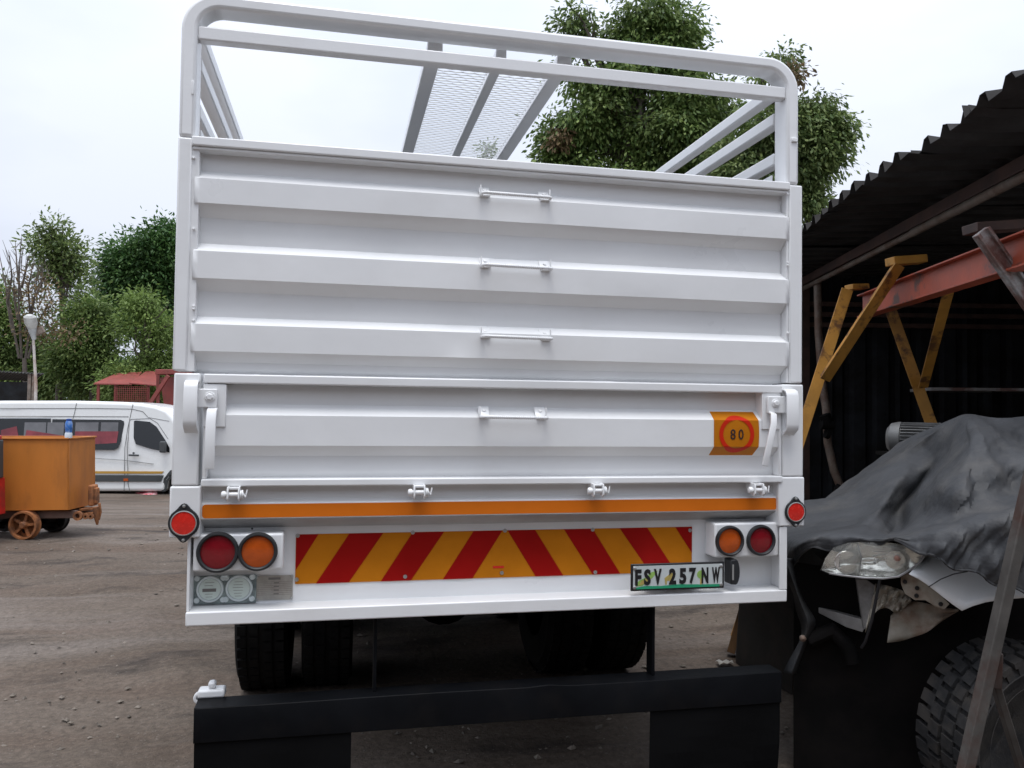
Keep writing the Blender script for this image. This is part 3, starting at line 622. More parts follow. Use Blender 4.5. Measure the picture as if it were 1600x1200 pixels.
def cart_wheel(px, dd, m):
    c = CP(px, 830, dd); c.z = .17; R = .17; ax = -FH
    wh = MB().lathe([(R - .03, -.03), (R + .012, -.035), (R + .012, -.02), (R, -.018), (R - .004, .045), (R - .028, .045), (R - .03, -.03)], c, ax, 32).build('wheel', m, cart, smooth=True)
    MB().lathe([(.001, .06), (.03, .06), (.042, .04), (.045, -.03), (.001, -.03)], c, ax, 18).build('hub', m, wh, smooth=True)
    for k in range(5):
        a = k * 2 * math.pi / 5 + .1; u = RH * math.cos(a) + Vector((0, 0, math.sin(a))); v = RH * -math.sin(a) + Vector((0, 0, math.cos(a)))
        MB().obox(c + u * .095, u * .058, v * .016, FH * .012).build('spoke', m, wh)
    return wh
for px in (38, -45):
    cart_wheel(px, -.0, M['cartrust']); cart_wheel(px, .62, mat('dark greasy wheel', (.02, .018, .017), .6, var=.3))
    MB().tube([CP(px, 829, .0) * 1, CP(px, 829, 0) + FH * .6], .03, 10).build('axle', M['blackmetal'], cart)
    for dd in (.10, .50): MB().bar(CP(px - 10, 813, dd), CP(px + 14, 813, dd), .08, .10).build('axle_box', chass, cart, bevel=.01)
# coupling at the right end
def KP(px, py, dd=.3): return P(px, py, DC + dd)
cpo = MB().bar(KP(112, 806), KP(152, 801), .14, .04).build('coupling', M['cartrust'], cart, bevel=.008)
MB().bar(KP(128, 796), KP(152, 794), .14, .03).build('coupling_plate', M['cartrust'], cpo, bevel=.006)
MB().bar(KP(145.5, 790), KP(145.5, 757), .14, .065, up=RH).build('buffer', M['cartrust'], cpo, bevel=.02, seg=3)
MB().bar(KP(151, 786), KP(151, 762), .08, .04, up=RH).build('buffer_plate', M['cartrust'], cpo, bevel=.01)
MB().tube([KP(150, 792, .2), KP(151, 808, .2), KP(152, 820, .2)], [.04, .032, .012], 10).build('coupling_pin', M['cartrust'], cpo, smooth=True)
MB().tube([KP(155, 786, .22), KP(157, 800, .22), KP(154, 812, .22)], .016, 8).build('chain_link', M['cartrust'], cpo, smooth=True)
MB().lathe([(.03, -.02), (.055, -.02), (.055, .02), (.03, .02), (.03, -.02)], KP(122, 806, .1), -FH, 20).build('ring', M['cartrust'], cpo)
for px in (134, 142): MB().lathe([(.014, -.012), (.034, -.012), (.034, .012), (.014, .012), (.014, -.012)], KP(px, 807, .12), -FH, 14).build('chain_link', M['cartrust'], cpo)
can = thing('spray_can', CP(105.5, 684, .03), 'blue and white bottle standing on the orange cart\'s rim', 'bottle')
cb = CP(105.5, 684.5, .02); cw = mat('white bottle', (.65, .7, .75), .3, var=.1); cbm = mat('blue bottle print', (.04, .16, .48), .3, var=.3, vscale=25, col2=(.5, .6, .7), c2amt=.8, c2scale=14)
MB().lathe([(.001, 0), (.040, 0), (.041, .05), (.036, .065)], cb, (0, 0, 1), 20).build('base_band', cw, can, smooth=True)
MB().lathe([(.036, .065), (.038, .10), (.041, .12), (.041, .17), (.030, .20), (.001, .203)], cb, (0, 0, 1), 20).build('body', cbm, can, smooth=True)
MB().lathe([(.028, .20), (.030, .225), (.001, .23)], cb, (0, 0, 1), 20).build('cap', mat('blue cap', (.02, .08, .35), .35), can, smooth=True)
redm = mat('bright red paint', (.55, .02, .02), .4, var=.15, col2=(.05, .04, .04), c2amt=.4)
rw = thing('red_wagon', P(-60, 850, 8.9), 'bright red steel wagon cut by the left edge of the photo', 'wagon'); rw.location.z = 0
def RP(px, py, dd): return P(px, py, 8.9) + FH * dd - RH * .255
MB().prism([RP(-190, 752, 0), RP(0, 752, 0), RP(1, 812, 0), RP(-190, 812, 0)], FH * .5).build('body', redm, rw, bevel=.01)
MB().prism([RP(-190, 690, .05), RP(2, 690, .05), RP(2, 752, .05), RP(-190, 752, .05)], FH * .4).build('upper_panel', M['plastic'], rw, bevel=.01)
MB().bar(RP(-190, 686, .2), RP(1, 686, .2), .46, .05).build('top_rail', redm, rw, bevel=.01)
for px in (-12, -160):
    c = RP(px, 826, .1); c.z = .16; MB().lathe([(.001, .05), (.10, .05), (.16, .04), (.16, -.04), (.001, -.04)], c, -FH, 26).build('wheel', redm, rw, smooth=True)

# ------------------------------------------------------------------ the cattle truck
TR = thing('cattle_truck', (.67, YR + 4, 0), 'freshly painted white cattle truck body seen from behind, filling the middle', 'truck')
wm = M['white']
def bxp(tl, br, o0, o1):                                              # box between two measured corners on plane o0, back to o1
    a = W(*tl, o0); b = W(*br, o0); return (a.x, YR + o0, a.z), (b.x, YR + o1, b.z)
def tbox(name, tl, br, o0, o1, m=wm, par=None, bevel=.004, seg=2, **k):
    return MB().box(*bxp(tl, br, o0, o1)).build(name, m, par or TR, bevel=bevel, seg=seg, **k)
zW = lambda px, py, off=0: W(px, py, off).z
# corner posts in stacked sections, each its own step
XL, XR = -.58, 1.92
z_top_l = zW(276, 212); z_mid = zW(270, 581); z_boot = zW(266, 760)
for s, xo in ((0, -.562), (1, 1.902)):
    pass
def post(x0, x1, z0, z1, o0, o1, nm='corner_post'): return MB().box((x0, YR + o0, z0), (x1, YR + o1, z1)).build(nm, wm, TR, bevel=.007, seg=3)
xa = lambda px, py: W(px, py).x
zt = z_top_l
post(xa(276, 300), xa(299, 300), zW(270, 579), zt - .002, 0, .11)
post(xa(270, 650), xa(312, 650), z_boot + .002, z_mid - .003, 0.0, .11)
bootL = post(xa(264.5, 800), xa(313, 800), zW(264, 841), z_boot, -.004, .11, 'post_foot')
zr = zW(1251, 289)
post(xa(1233.5, 450), xa(1254, 450), zW(1255, 599), zr - .002, 0, .11)
post(xa(1222, 650), xa(1255.5, 650), zW(1256, 745) + .002, zW(1256, 601), 0, .11)
bootR = post(xa(1216, 790), xa(1256.5, 790), zW(1256, 822), zW(1256, 745), -.004, .11, 'post_foot')
# inner jamb strips with weld beads beside the upper gate
for (x0, x1, y0, y1, nm) in ((299.6, 303, 228, 580, 'gate_jamb'), (1230.5, 1233, 300, 598, 'gate_jamb')):
    a = W(x0, y0); b = W(x1, y1); MB().box((a.x, YR + .006, a.z), (b.x, YR + .10, b.z)).build(nm, wm, TR, bevel=.002)
wj = MB()
for px, ys in ((302.5, (246, 357, 478, 482, 500)), (1230.5, (303, 410, 414, 520))):
    for y in ys: wj.lathe([(.001, -.004), (.005, -.003), (.006, 0), (.004, .004)], W(px, y, 0) + Vector((0, 0, 0)), (0, -1, .2), 8)
wj.build('weld_bead', wm, TR, smooth=True, kind='stuff')
# hoop: rounded portal of 58 x 107 mm section
zo = W(740, 36).z; xl = W(281.5, 100).x; xr = W(1248.5, 150).x; r = .135; tw = .056; th_ = .05
def hoop_outline(inset_x, inset_z, rr):
    pts = [(xl + inset_x, zt if inset_x == 0 else zt)]
    for k in range(13):
        a = math.pi - k * math.pi / 2 / 12; pts.append((xl + inset_x + rr + rr * math.cos(a), zo - inset_z - rr + rr * math.sin(a)))
    for k in range(13):
        a = math.pi / 2 - k * math.pi / 2 / 12; pts.append((xr - inset_x - rr + rr * math.cos(a), zo - inset_z - rr + rr * math.sin(a)))
    return pts + [(xr - inset_x, zr)]
zt_, zr_ = zt, zr
O = hoop_outline(0, 0, r); I = hoop_outline(tw, th_, r - .052)
mb = MB(); n = len(O); y0, y1 = YR, YR + .107
vs = [(x, y0, z) for x, z in O] + [(x, y0, z) for x, z in I] + [(x, y1, z) for x, z in O] + [(x, y1, z) for x, z in I]; fs = []
for i in range(n - 1): fs += [(i, i + 1, n + i + 1, n + i), (2 * n + i, 3 * n + i, 3 * n + i + 1, 2 * n + i + 1), (i, 2 * n + i, 2 * n + i + 1, i + 1), (n + i, n + i + 1, 3 * n + i + 1, 3 * n + i)]
for i in (0, n - 1): fs.append((i, n + i, 3 * n + i, 2 * n + i))
mb.add(vs, fs).build('hoop', wm, TR, bevel=.012, seg=3)
z0_ = W(740, 83).z; z1_ = W(740, 103).z
MB().box((xl + tw, YR + .01, z1_), (xr - tw, YR + .058, z0_)).build('cross_rail', wm, TR, bevel=.006, seg=3)
# raised clips and weld scars on the upper right post
a = W(1240, 218); MB().box((a.x - .012, YR - .008, a.z - .012), (a.x + .016, YR + .002, a.z + .006)).build('weld_scar', wm, TR, bevel=.003)
a = W(302, 135); MB().box((a.x - .006, YR - .004, a.z - .03), (a.x + .003, YR + .002, a.z + .02)).build('weld_scar', wm, TR, bevel=.002)
# side rails running to the headboard
TL = 7.4
inL = xl + .002; inR = xr - .002
for zt2 in (1.447, 1.312, 1.135):
    z = CAMZ + zt2
    for xx, sg in ((xl, 1), (xr, -1)):
        MB().box((xx + sg * .004, YR + .11, z - .052), (xx + sg * .056, YR + TL, z)).build('side_rail', wm, TR, bevel=.006)
for k in range(1, 5):
    for xx, sg in ((xl, 1), (xr, -1)):
        MB().box((xx + sg * .004, YR + k * TL / 4 - .04, CAMZ + .80), (xx + sg * .05, YR + k * TL / 4 + .04, CAMZ + 1.058)).build('side_post', wm, TR, bevel=.006)
# roof walkway: three rails with expanded metal
zc = CAMZ + 1.445
for x, w in ((.352, .062), (.622, .044), (.888, .062)):
    MB().box((x - w / 2, YR + .109, zc - .022), (x + w / 2, YR + TL, zc + .022)).build('walkway_rail', wm, TR, bevel=.004)
for x in (.36, .88):
    MB().box((x - .035 if x < .5 else x - .01, YR + .109, zc + .0225), (x + .01 if x < .5 else x + .035, YR + TL, zc + .027)).build('walkway_flange', wm, TR)
def expanded(xa_, xb_, nm='walkway_mesh'):
    mb = MB(); sw, lw = .026, .052; y = YR + .13; rows = int((2.6) / sw)
    for i in range(rows):
        yy = y + i * sw; nx_ = int((xb_ - xa_) / lw)
        for j in range(nx_ + 1):
            x = xa_ + j * lw + (lw / 2 if i % 2 else 0)
            for sg in (-1, 1):
                x2 = x + sg * lw / 2
                if min(x, x2) < xa_ - .002 or max(x, x2) > xb_ + .002: continue
                mb.bar((x, yy, zc - .016), (x2, yy + sw, zc - .008), .0056, .003)
    mb.build(nm, wm, TR)
expanded(.386, .602); expanded(.642, .856)
# coarse continuation further along the walkway (same openings, out of the picture)
# floor, side walls, headboard
XI0, XI1 = xl + .02, xr - .02
MB().box((XI0, YR + .13, 1.20), (XI1, YR + TL, 1.27)).build('deck', M['blackmetal'], TR)
def ribbed(name, z_rows, x0, x1, m=wm):
    A = [Vector((x0, YR + o, z)) for z, o in z_rows]; B = [Vector((x1, YR + o, z)) for z, o in z_rows]
    return MB().strip(A, B).build(name, m, TR, solid=.003, bevel=.0035, seg=2)
for xx, sg in ((xl, 1), (xr, -1)):
    pr = []; z = 1.28
    while z < 2.5: pr += [(z, 0), (z + .1, 0), (z + .14, .05), (z + .24, .05)]; z += .28
    A = [Vector((xx + sg * (.006 + o), YR + .12, z)) for z, o in pr]; B = [v + Vector((0, TL - .12, 0)) for v in A]
    MB().strip(A, B).build('side_wall', wm, TR, solid=.004)
MB().box((XI0, YR + TL, 1.2), (XI1, YR + TL + .05, 2.5)).build('headboard', wm, TR)
# upper gate: ribbed steel sheet
rz = [(229, .05), (270, .05), (280, 0), (317, 0), (340, .05), (385, .05), (396, 0), (437, 0), (458, .05), (499, .05), (511, 0), (552, 0), (569, .05), (586, .05)]
prof1 = [(zW(302, y, o), o) for y, o in rz]
# straighten with the same ribs measured at the right edge
rr = [(294, .05), (329, .05), (338, 0), (372, 0), (393, .05), (424, .05), (434, 0), (471, 0), (489, .05), (522, .05), (531.5, 0), (568, 0), (583, .05), (598, .05)]
prof2 = [(zW(1233, y, o), o) for y, o in rr]
pz_ = [((a[0] + b[0]) / 2, a[1]) for a, b in zip(prof1, prof2)]
gx0, gx1 = W(301, 400, 0).x, W(1232.5, 450, 0).x
# dense columns so that faint dents can live in the sheet
def dented(name, pz, x0, x1, dents, nx_=120):
    rows = []
    for i, (z, o) in enumerate(pz):
        row = []
        for j in range(nx_ + 1):
            x = x0 + (x1 - x0) * j / nx_; dy = .0012 * math.sin(x * 3.1 + z * 9) + .0006 * math.sin(x * 11 + i)
            for dx, dz, a, s in dents: dy += a * math.exp(-((x - dx) ** 2 + (z - dz) ** 2) / s ** 2)
            row.append(Vector((x, YR + o + dy, z)))
        rows.append(row)
    # extra rows inside the flat faces
    out = []
    for i in range(len(rows) - 1):
        out.append(rows[i]); m_ = [(p + q) / 2 for p, q in zip(rows[i], rows[i + 1])]
        for p in m_:
            for dx, dz, a, s in dents: p.y += a * .7 * math.exp(-((p.x - dx) ** 2 + (p.z - dz) ** 2) / s ** 2)
        out.append(m_)
    out.append(rows[-1])
    mb = MB().grid(out); return mb.build(name, wm, TR, smooth=False, solid=.003)
g = W(717, 530); g2 = W(330, 690)
gate1 = dented('upper_gate_sheet', pz_, gx0, gx1, [(g.x, g.z, .006, .05), (W(800, 330).x, W(800, 330).z, .004, .12), (W(1000, 450).x, W(1000, 440).z, -.003, .15)])
for p in gate1.data.polygons: p.use_smooth = True
gate1.data.set_sharp_from_angle(angle=math.radians(20))
a = W(303, 214); a2 = W(1232, 285); b = W(303, 227.5)
zt1 = (a.z + a2.z) / 2; MB().box((xa(300.5, 213), YR - .012, zt1 - .034), (xa(1233, 285), YR + .075, zt1)).build('upper_gate_rim', wm, TR, bevel=.005, seg=3)
MB().box((xa(302, 213), YR - .002, zt1 - .046), (xa(1232, 285), YR + .07, zt1 - .0345)).build('upper_gate_flange', wm, TR, bevel=.003)
# lower gate
lz = [(599, .05), (633, .05), (651, 0), (697, 0), (713, .05), (752, .05)]; lr = [(612, .05), (640, .05), (655, 0), (697, 0), (711, .05), (748, .05)]
lp = [((zW(352, y, o) + zW(1190, y2, o)) / 2, o) for (y, o), (y2, _) in zip(lz, lr)]
lx0, lx1 = W(320, 680, 0).x, W(1219, 680, 0).x
gate2 = dented('lower_gate_sheet', lp, lx0 + .002, lx1 - .002, [(g2.x, g2.z, .003, .05), (W(700, 680).x, W(700, 680).z, .002, .2)])
for p in gate2.data.polygons: p.use_smooth = True
gate2.data.set_sharp_from_angle(angle=math.radians(20))
zg = (zW(320, 583) + zW(1222, 603)) / 2; zg2 = (zW(320, 598.5) + zW(1222, 615)) / 2
MB().box((lx0 - .008, YR - .012, zg2), (lx1 + .006, YR + .06, zg)).build('lower_gate_rim', wm, TR, bevel=.005, seg=3)
zb = (zW(317, 749) + zW(1221, 743)) / 2; zb2 = (zW(317, 761) + zW(1221, 753)) / 2
MB().box((lx0 - .008, YR - .012, zb2), (lx1 + .006, YR + .06, zb)).build('lower_gate_rim', wm, TR, bevel=.005, seg=3)
for x, w in ((lx0 - .006, .014), (lx1 - .008, .012)):
    MB().box((x, YR - .004, zb + .001), (x + w, YR + .06, zg2 - .001)).build('gate_edge', wm, TR, bevel=.003)
# bracket plates behind the latches
tbox('latch_plate', (318, 600), (352, 667), -.008, .052, bevel=.002)
tbox('latch_plate', (1191, 612), (1219, 671), -.008, .052, bevel=.002)
def strap(px0, px1, y0, y1, nm='latch_strap'):
    xa_, xb_ = W(px0, (y0 + y1) / 2, -.05).x, W(px1, (y0 + y1) / 2, -.05).x; za, zb_ = zW(px0, y0, -.03), zW(px0, y1, -.03)
    prof = [(za, 0), (za, -.022), (za - .008, -.040), (za - .025, -.048), (zb_ + .045, -.050), (zb_ + .026, -.046), (zb_, -.012)]
    A = [Vector((xa_, YR + o, z)) for z, o in prof]; B = [Vector((xb_, YR + o, z)) for z, o in prof]
    return MB().strip(A, B).build(nm, wm, TR, solid=.008, bevel=.002, smooth=True)
def latch(pl, bolt, st, lev):
    ls_ = strap(*st)
    tbox('latch_arm', pl[0], pl[1], -.026, -.0125, par=ls_, bevel=.004, seg=3)
    c = W(*bolt, -.026)
    bo = MB().lathe([(.001, .012), (.010, .012), (.013, .009), (.0135, 0)], c, (0, -1, 0), 6).build('bolt', wm, ls_, bevel=.001)
    MB().lathe([(.017, .0045), (.018, .003), (.018, 0)], c, (0, -1, 0), 20).build('washer', wm, ls_)
    a, b, w = lev
    p0 = W(*a, -.040); p1 = W(*b, -.055); pm = p0.lerp(p1, .2) + Vector((0, -.014, 0))
    s = Vector((0, -1, 0)).cross((p1 - p0).normalized()).normalized() * w / 2
    pts = [p0 + Vector((0, .022, .004)), p0 + Vector((0, 0, -.004)), pm, p1]
    MB().strip([p - s for p in pts], [p + s for p in pts]).build('lever', wm, ls_, solid=.009, bevel=.0025, smooth=True)
latch(((303, 607), (339, 637)), (328, 620), (286, 308, 595, 676), ((331, 640), (327, 733), .034))
latch(((1200, 619), (1236, 646)), (1212, 630), (1229.5, 1248, 609, 680), ((1209, 646), (1195, 728), .027))
# ladder handles of ribbed bar on each gate
def handle(x0, x1, yt0, yt1, out=.052):
    a = W(x0, yt0, .0); b = W(x1, yt1, .0); zt5 = (a.z + b.z) / 2; zb5 = zt5 - .040
    br_ = .0064; A = Vector((a.x + .006, YR - out, zb5)); B = Vector((b.x - .006, YR - out, zb5 - .002))
    core = MB().tube([A + Vector((.03, out - .007, .001)), A + Vector((-.004, out - .008, .001)), A + Vector((-.002, .006, 0)), A + Vector((.006, 0, 0)), B + Vector((-.006, 0, 0)), B + Vector((.002, .006, 0)), B + Vector((.004, out - .008, .001)), B + Vector((-.03, out - .007, .001))], br_, 10)
    k = int((B.x - A.x) / .0072)
    for i in range(2, k - 1): core.lathe([(.0064, -.0014), (.0078, 0), (.0064, .0014)], A.lerp(B, i / k), (1, .25, 0), 8)
    hb_ = core.build('grab_handle', wm, TR, smooth=True)
    for x in (A.x - .008, B.x - .034):
        pr5 = [(zb5 + .001, -.006), (zt5, .030)]; MB().strip([Vector((x, YR + o5, z5)) for z5, o5 in pr5], [Vector((x + .042, YR + o5, z5)) for z5, o5 in pr5]).build('handle_tab', wm, hb_, solid=.004, bevel=.0015)
        MB().box((x if x < (A.x + B.x) / 2 else x + .037, YR - .018, zb5 + .004), (x + .005 if x < (A.x + B.x) / 2 else x + .042, YR - .0075, zt5 - .002)).build('handle_gusset', wm, hb_, bevel=.0015)
        MB().lathe([(.001, .005), (.006, .0045), (.0075, .001), (.0075, 0)], Vector((x + .022, YR + .012, zb5 + .024)), (0, -.74, .67), 12).build('rivet', wm, hb_, smooth=True)
handle(750, 858, 290, 297); handle(751, 859, 401, 406); handle(751, 859, 510, 515); handle(749, 852, 635, 636)
# sill: floor beam, orange tape, slanted underside, recessed plate, lower shelf
bx0, bx1 = W(314, 790, .02).x, W(1216, 785, .02).x
zf = (zW(316, 762, .05) + zW(1216, 754, .05)) / 2; zs1 = (zW(316, 808, .02) + zW(1213, 801, .02)) / 2
grey_band = mat('grey underside band', (.36, .36, .355), .5, var=.12, vscale=2, col2=(.22, .20, .19), c2amt=.5, c2scale=3)  # slanted band under the beam, a darker grey than the white body
MB().strip([Vector((bx0 + .001, YR + o, z)) for z, o in ((zs1 - .0015, .0215), (zs1 - .046, .1165))], [Vector((bx1 - .001, YR + o, z)) for z, o in ((zs1 - .0015, .0215), (zs1 - .046, .1165))]).build('beam_underside', grey_band, TR, solid=.003)
A = [(zf + .03, .05), (zf - .045, .05), (zf - .056, .02), (zs1, .02)]
Aa = [Vector((bx0, YR + o, z)) for z, o in A]; Bb = [Vector((bx1, YR + o, z)) for z, o in A]
MB().strip(Aa, Bb).build('floor_beam', wm, TR, solid=.004, bevel=.002)
xl2, xr2 = W(290, 940).x, W(1230, 930).x
zsh = (zW(290, 957) + zW(1230, 922)) / 2; zsb = (zW(290, 978.5) + zW(1230, 941)) / 2; REC = .11
MB().box((xl2 + .01, YR + REC, zsh - .01), (xr2 - .01, YR + REC + .01, zs1 - .03)).build('rear_plate', wm, TR)
mb = MB(); mb.box((xl2, YR, zsb), (xr2, YR + REC + .01, zsh)); mb.build('lower_shelf', wm, TR, bevel=.005, seg=3)
MB().box((xl2, YR + .012, zsh + .001), (xl2 + .010, YR + REC + .01, zW(264, 842))).build('side_cheek', wm, TR, bevel=.002)
MB().box((xr2 - .034, YR + .001, zsh + .001), (xr2, YR + .010, zW(1256, 823))).build('side_cheek', wm, TR, bevel=.002)
MB().box((xr2 - .010, YR + .010, zsh + .001), (xr2, YR + REC + .01, zW(1256, 823))).build('side_cheek', wm, TR, bevel=.002)
# orange tape with rounded ends on the beam face
tz0 = (zW(316, 786.5, .02) + zW(1213, 779.5, .02)) / 2; tz1 = (zW(316, 806.5, .02) + zW(1213, 799, .02)) / 2; tx0, tx1 = W(316, 797, .02).x, W(1213, 790, .02).x; rr_ = .012
pl = []
for cx, cz2, a0 in ((tx1 - rr_, tz0 - rr_, 0), (tx0 + rr_, tz0 - rr_, 90), (tx0 + rr_, tz1 + rr_, 180), (tx1 - rr_, tz1 + rr_, 270)):
    for k in range(5): a = math.radians(a0 + k * 22.5); pl.append(Vector((cx + rr_ * math.cos(a), YR + .0175, cz2 + rr_ * math.sin(a))))
MB().prism(pl, (0, -.001, 0)).build('reflective_tape', M['tape'], TR, label='long orange reflective tape strip')
# hinges
for px, py in ((365, 772), (655, 768.5), (934, 766), (1184, 765)):
    c = W(px, py, -.03)
    h = MB()
    for s in (-1, 1): h.prism([c + Vector((s * .016, dy, dz)) for dy, dz in ((.06, .028), (-.012, .026), (-.018, .010), (-.018, -.016), (-.008, -.026), (.012, -.022), (.06, .0))], (s * .006, 0, 0))
    h.box((c.x - .016, c.y - .006, c.z + .016), (c.x + .016, c.y + .04, c.z + .024))
    ho = h.build('gate_hinge', wm, TR, bevel=.0015)
    pn = MB().tube([c + Vector((-.036, 0, -.002)), c + Vector((.034, 0, -.002))], .009, 12)
    pn.lathe([(.001, -.043), (.011, -.041), (.014, -.035), (.013, -.027)], c + Vector((0, 0, -.002)), (1, 0, 0), 14)
    for t_ in (.0235, .029): pn.lathe([(.009, t_), (.017, t_), (.017, t_ + .004), (.009, t_ + .004)], c + Vector((0, 0, -.002)), (1, 0, 0), 14)
    pn.build('hinge_pin', wm, ho, smooth=True)
    MB().tube([c + Vector((.033, -.004, .004)), c + Vector((.042, -.010, -.010)), c + Vector((.047, -.006, .016))], .0028, 6).build('split_pin', wm, ho, smooth=True)
# lamp boxes
for (tl_, br_) in (((302, 836), (442, 889.5)), ((1117, 818), (1218, 869))):
    b = tbox('lamp_box', tl_, br_, .015, REC, bevel=.008, seg=3)
def lamp_unit(px, py, R, lens, nm, off=.013):
    c = W(px, py, off)
    b = MB().lathe([(R * .80, .002), (R * .82, .013), (R * .88, .017), (R * .96, .016), (R, .010), (R * 1.0, .0), (R * .80, 0)], c, (0, -1, 0), 40).build('tail_lamp', M['bezel'], TR, smooth=True, label=nm)
    MB().lathe([(.001, .0100)] + [(R * .81 * q / 9, .004 + .006 * (1 - (q / 9) ** 2) + (.0004 if q % 2 else 0)) for q in range(1, 10)], c, (0, -1, 0), 40).build('lens', lens, b, smooth=True)
    return b
lamp_unit(340.5, 862.5, .0735, M['red_lens'], 'round red tail lamp in black rubber ring'); lamp_unit(403, 861.5, .070, M['amber_lens'], 'round amber lamp in black rubber ring')
lamp_unit(1139.3, 844.8, .0625, M['amber_lens'], 'round amber lamp in black rubber ring'); lamp_unit(1188, 843.8, .0640, M['red_lens'], 'round red tail lamp in black rubber ring')
# diamond reflectors on the post feet
for px, py, R in ((287.5, 817, .047), (1242, 799.5, .043)):
    c = W(px, py, -.0045); pts = []
    for k in range(40):
        a = 2 * math.pi * k / 40; rx = R * 1.13; z = math.sin(a); tip = max(0, abs(z) - .80) / .2
        rr2 = rx + tip ** 2 * R * .36; pts.append(c + Vector((rr2 * math.cos(a) * (1 - .25 * tip), 0, rr2 * math.sin(a))))
    b = MB().prism(pts, (0, -.007, 0)).build('reflector', M['bezel'], TR, bevel=.002)
    MB().lathe([(R * .93, .006), (R * .95, .011), (R * .88, .012), (R * .86, .009)], c, (0, -1, 0), 36).build('reflector_ring', M['galv'], b, smooth=True)
    MB().lathe([(.001, .0115), (R * .5, .011), (R * .86, .0095)], c, (0, -1, 0), 36).build('reflector_disc', M['reflector'], b, smooth=True)
    for s in (-1, 1): MB().lathe([(.001, .006), (.005, .005), (.006, 0)], c + Vector((0, -.007, s * R * 1.28)), (0, -1, 0), 12).build('screw', M['bolt'], b, smooth=True)
MB().box((XL - .004, YR + .02, zW(264, 838)), (XL + .001, YR + .09, zW(264, 820))).build('side_reflector', M['reflector'], TR)
# licence disc holders
a = W(300, 901, REC - .012); b = W(400, 942, REC - .012)
hold = MB().box((a.x, YR + REC - .012, b.z), (b.x, YR + REC - .001, a.z)).build('disc_holder', M['acrylic'], TR, bevel=.003)
cz_ = (a.z + b.z) / 2; sx_ = (b.x - a.x)
for fx in (.28, .73):
    c = Vector((a.x + sx_ * fx, YR + REC - .012, cz_ + .004))
    MB().lathe([(.039, .001), (.041, .006), (.047, .007), (.049, 0)], c, (0, -1, 0), 36).build('disc_rim', M['acrylic_rim'], hold, smooth=True)
    dk = MB().lathe([(.001, .003), (.0385, .003), (.0385, 0)], c, (0, -1, 0), 36).build('licence_disc', M['disc_paper'], hold)
    ink = MB()
    if fx < .5: ink.box((c.x - .026, c.y - .0036, c.z - .009), (c.x + .022, c.y - .0031, c.z + .003))
    for k in range(6):
        zz = c.z + .024 - k * .0105; wd_ = .022 * (1 - .12 * abs(k - 2))
        if not (fx < .5 and k in (2, 3)): ink.box((c.x - wd_, c.y - .0036, zz), (c.x + wd_ * random.uniform(.5, 1), c.y - .0031, zz + .0014))
    ink.build('disc_print', M['ink_soft'], hold)
    for sx2 in (-1, 1):
        for sz2 in (-1, 1): MB().lathe([(.006, .004), (.009, .005), (.011, 0)], c + Vector((sx2 * .046, 0, sz2 * .040)), (0, -1, 0), 16).build('holder_boss', M['acrylic_rim'], hold, smooth=True)
# maker's data plate
a = W(400.5, 900, REC - .004); b = W(457, 936.5, REC - .004)
dp = MB().box((a.x, YR + REC - .004, b.z), (b.x, YR + REC - .001, a.z)).build('data_plate', M['alu'], TR)
ink = MB(); w_ = b.x - a.x; h_ = a.z - b.z
ink.box((a.x + w_ * .33, YR + REC - .0046, a.z - h_ * .17), (a.x + w_ * .66, YR + REC - .0041, a.z - h_ * .08))
for k in range(8):
    zz = a.z - h_ * (.26 + .075 * k); ink.box((a.x + w_ * .04, YR + REC - .0044, zz), (a.x + w_ * .97, YR + REC - .0041, zz + .0008))
    if k % 2: ink.box((a.x + w_ * .48, YR + REC - .0046, zz + .002), (a.x + w_ * .62, YR + REC - .0041, zz + .005))
ink.build('plate_print', M['ink_soft'], dp)
for x in (a.x + .004, b.x - .004):
    for z in (a.z - .004, b.z + .004): MB().lathe([(.001, .004), (.005, .003), (.006, 0)], Vector((x, YR + REC - .004, z)), (0, -1, 0), 10).build('rivet', M['bolt'], dp, smooth=True)
# chevron board
CO = REC - .004
a = W(462.5, 833.5, CO); b = W(1081, 896, CO); a2 = W(1081, 824.5, CO); b2 = W(463, 909, CO)
cx0, cx1 = a.x, b.x; cz1 = (a.z + a2.z) / 2; cz0 = (b.z + b2.z) / 2
chev = MB().box((cx0, YR + CO, cz0), (cx1, YR + REC - .0005, cz1)).build('chevron_board', M['sheet_o'], TR, label='orange board with red chevron stripes')
def stripe(tx_l, tx_r, bx_l, bx_r):
    poly = [(tx_l, cz1), (tx_r, cz1), (bx_r, cz0), (bx_l, cz0)]
    # clip to the board
    def clip(poly, xlim, keep_left):
        out = []
        for i in range(len(poly)):
            p, q = poly[i], poly[(i + 1) % len(poly)]; inp = (p[0] <= xlim) == keep_left or p[0] == xlim; inq = (q[0] <= xlim) == keep_left or q[0] == xlim
            if inp: out.append(p)
            if inp != inq:
                t = (xlim - p[0]) / (q[0] - p[0]); out.append((xlim, p[1] + (q[1] - p[1]) * t))
        return out
    poly = clip(clip(poly, cx1 - .001, True), cx0 + .001, False)
    MB().prism([Vector((x, YR + CO - .0006, z)) for x, z in poly], (0, -.0008, 0)).build('chevron_stripe', M['sheet_r'], chev)
xt = lambda px: W(px, 830, CO).x; xb = lambda px: W(px, 903, CO).x
for t0, t1, b0, b1 in ((446, 498, 398, 448), (546, 599, 494, 545), (645, 694, 595, 642), (740, 785, 692, 738)): stripe(xt(t0), xt(t1), xb(b0), xb(b1))
xt = lambda px: W(px, 826, CO).x; xb = lambda px: W(px, 897, CO).x
for t0, t1, b0, b1 in ((793, 836, 837, 880), (881, 926, 926, 969), (968, 1011, 1016, 1056), (1055, 1098, 1099, 1141)): stripe(xt(t0), xt(t1), xb(b0), xb(b1))
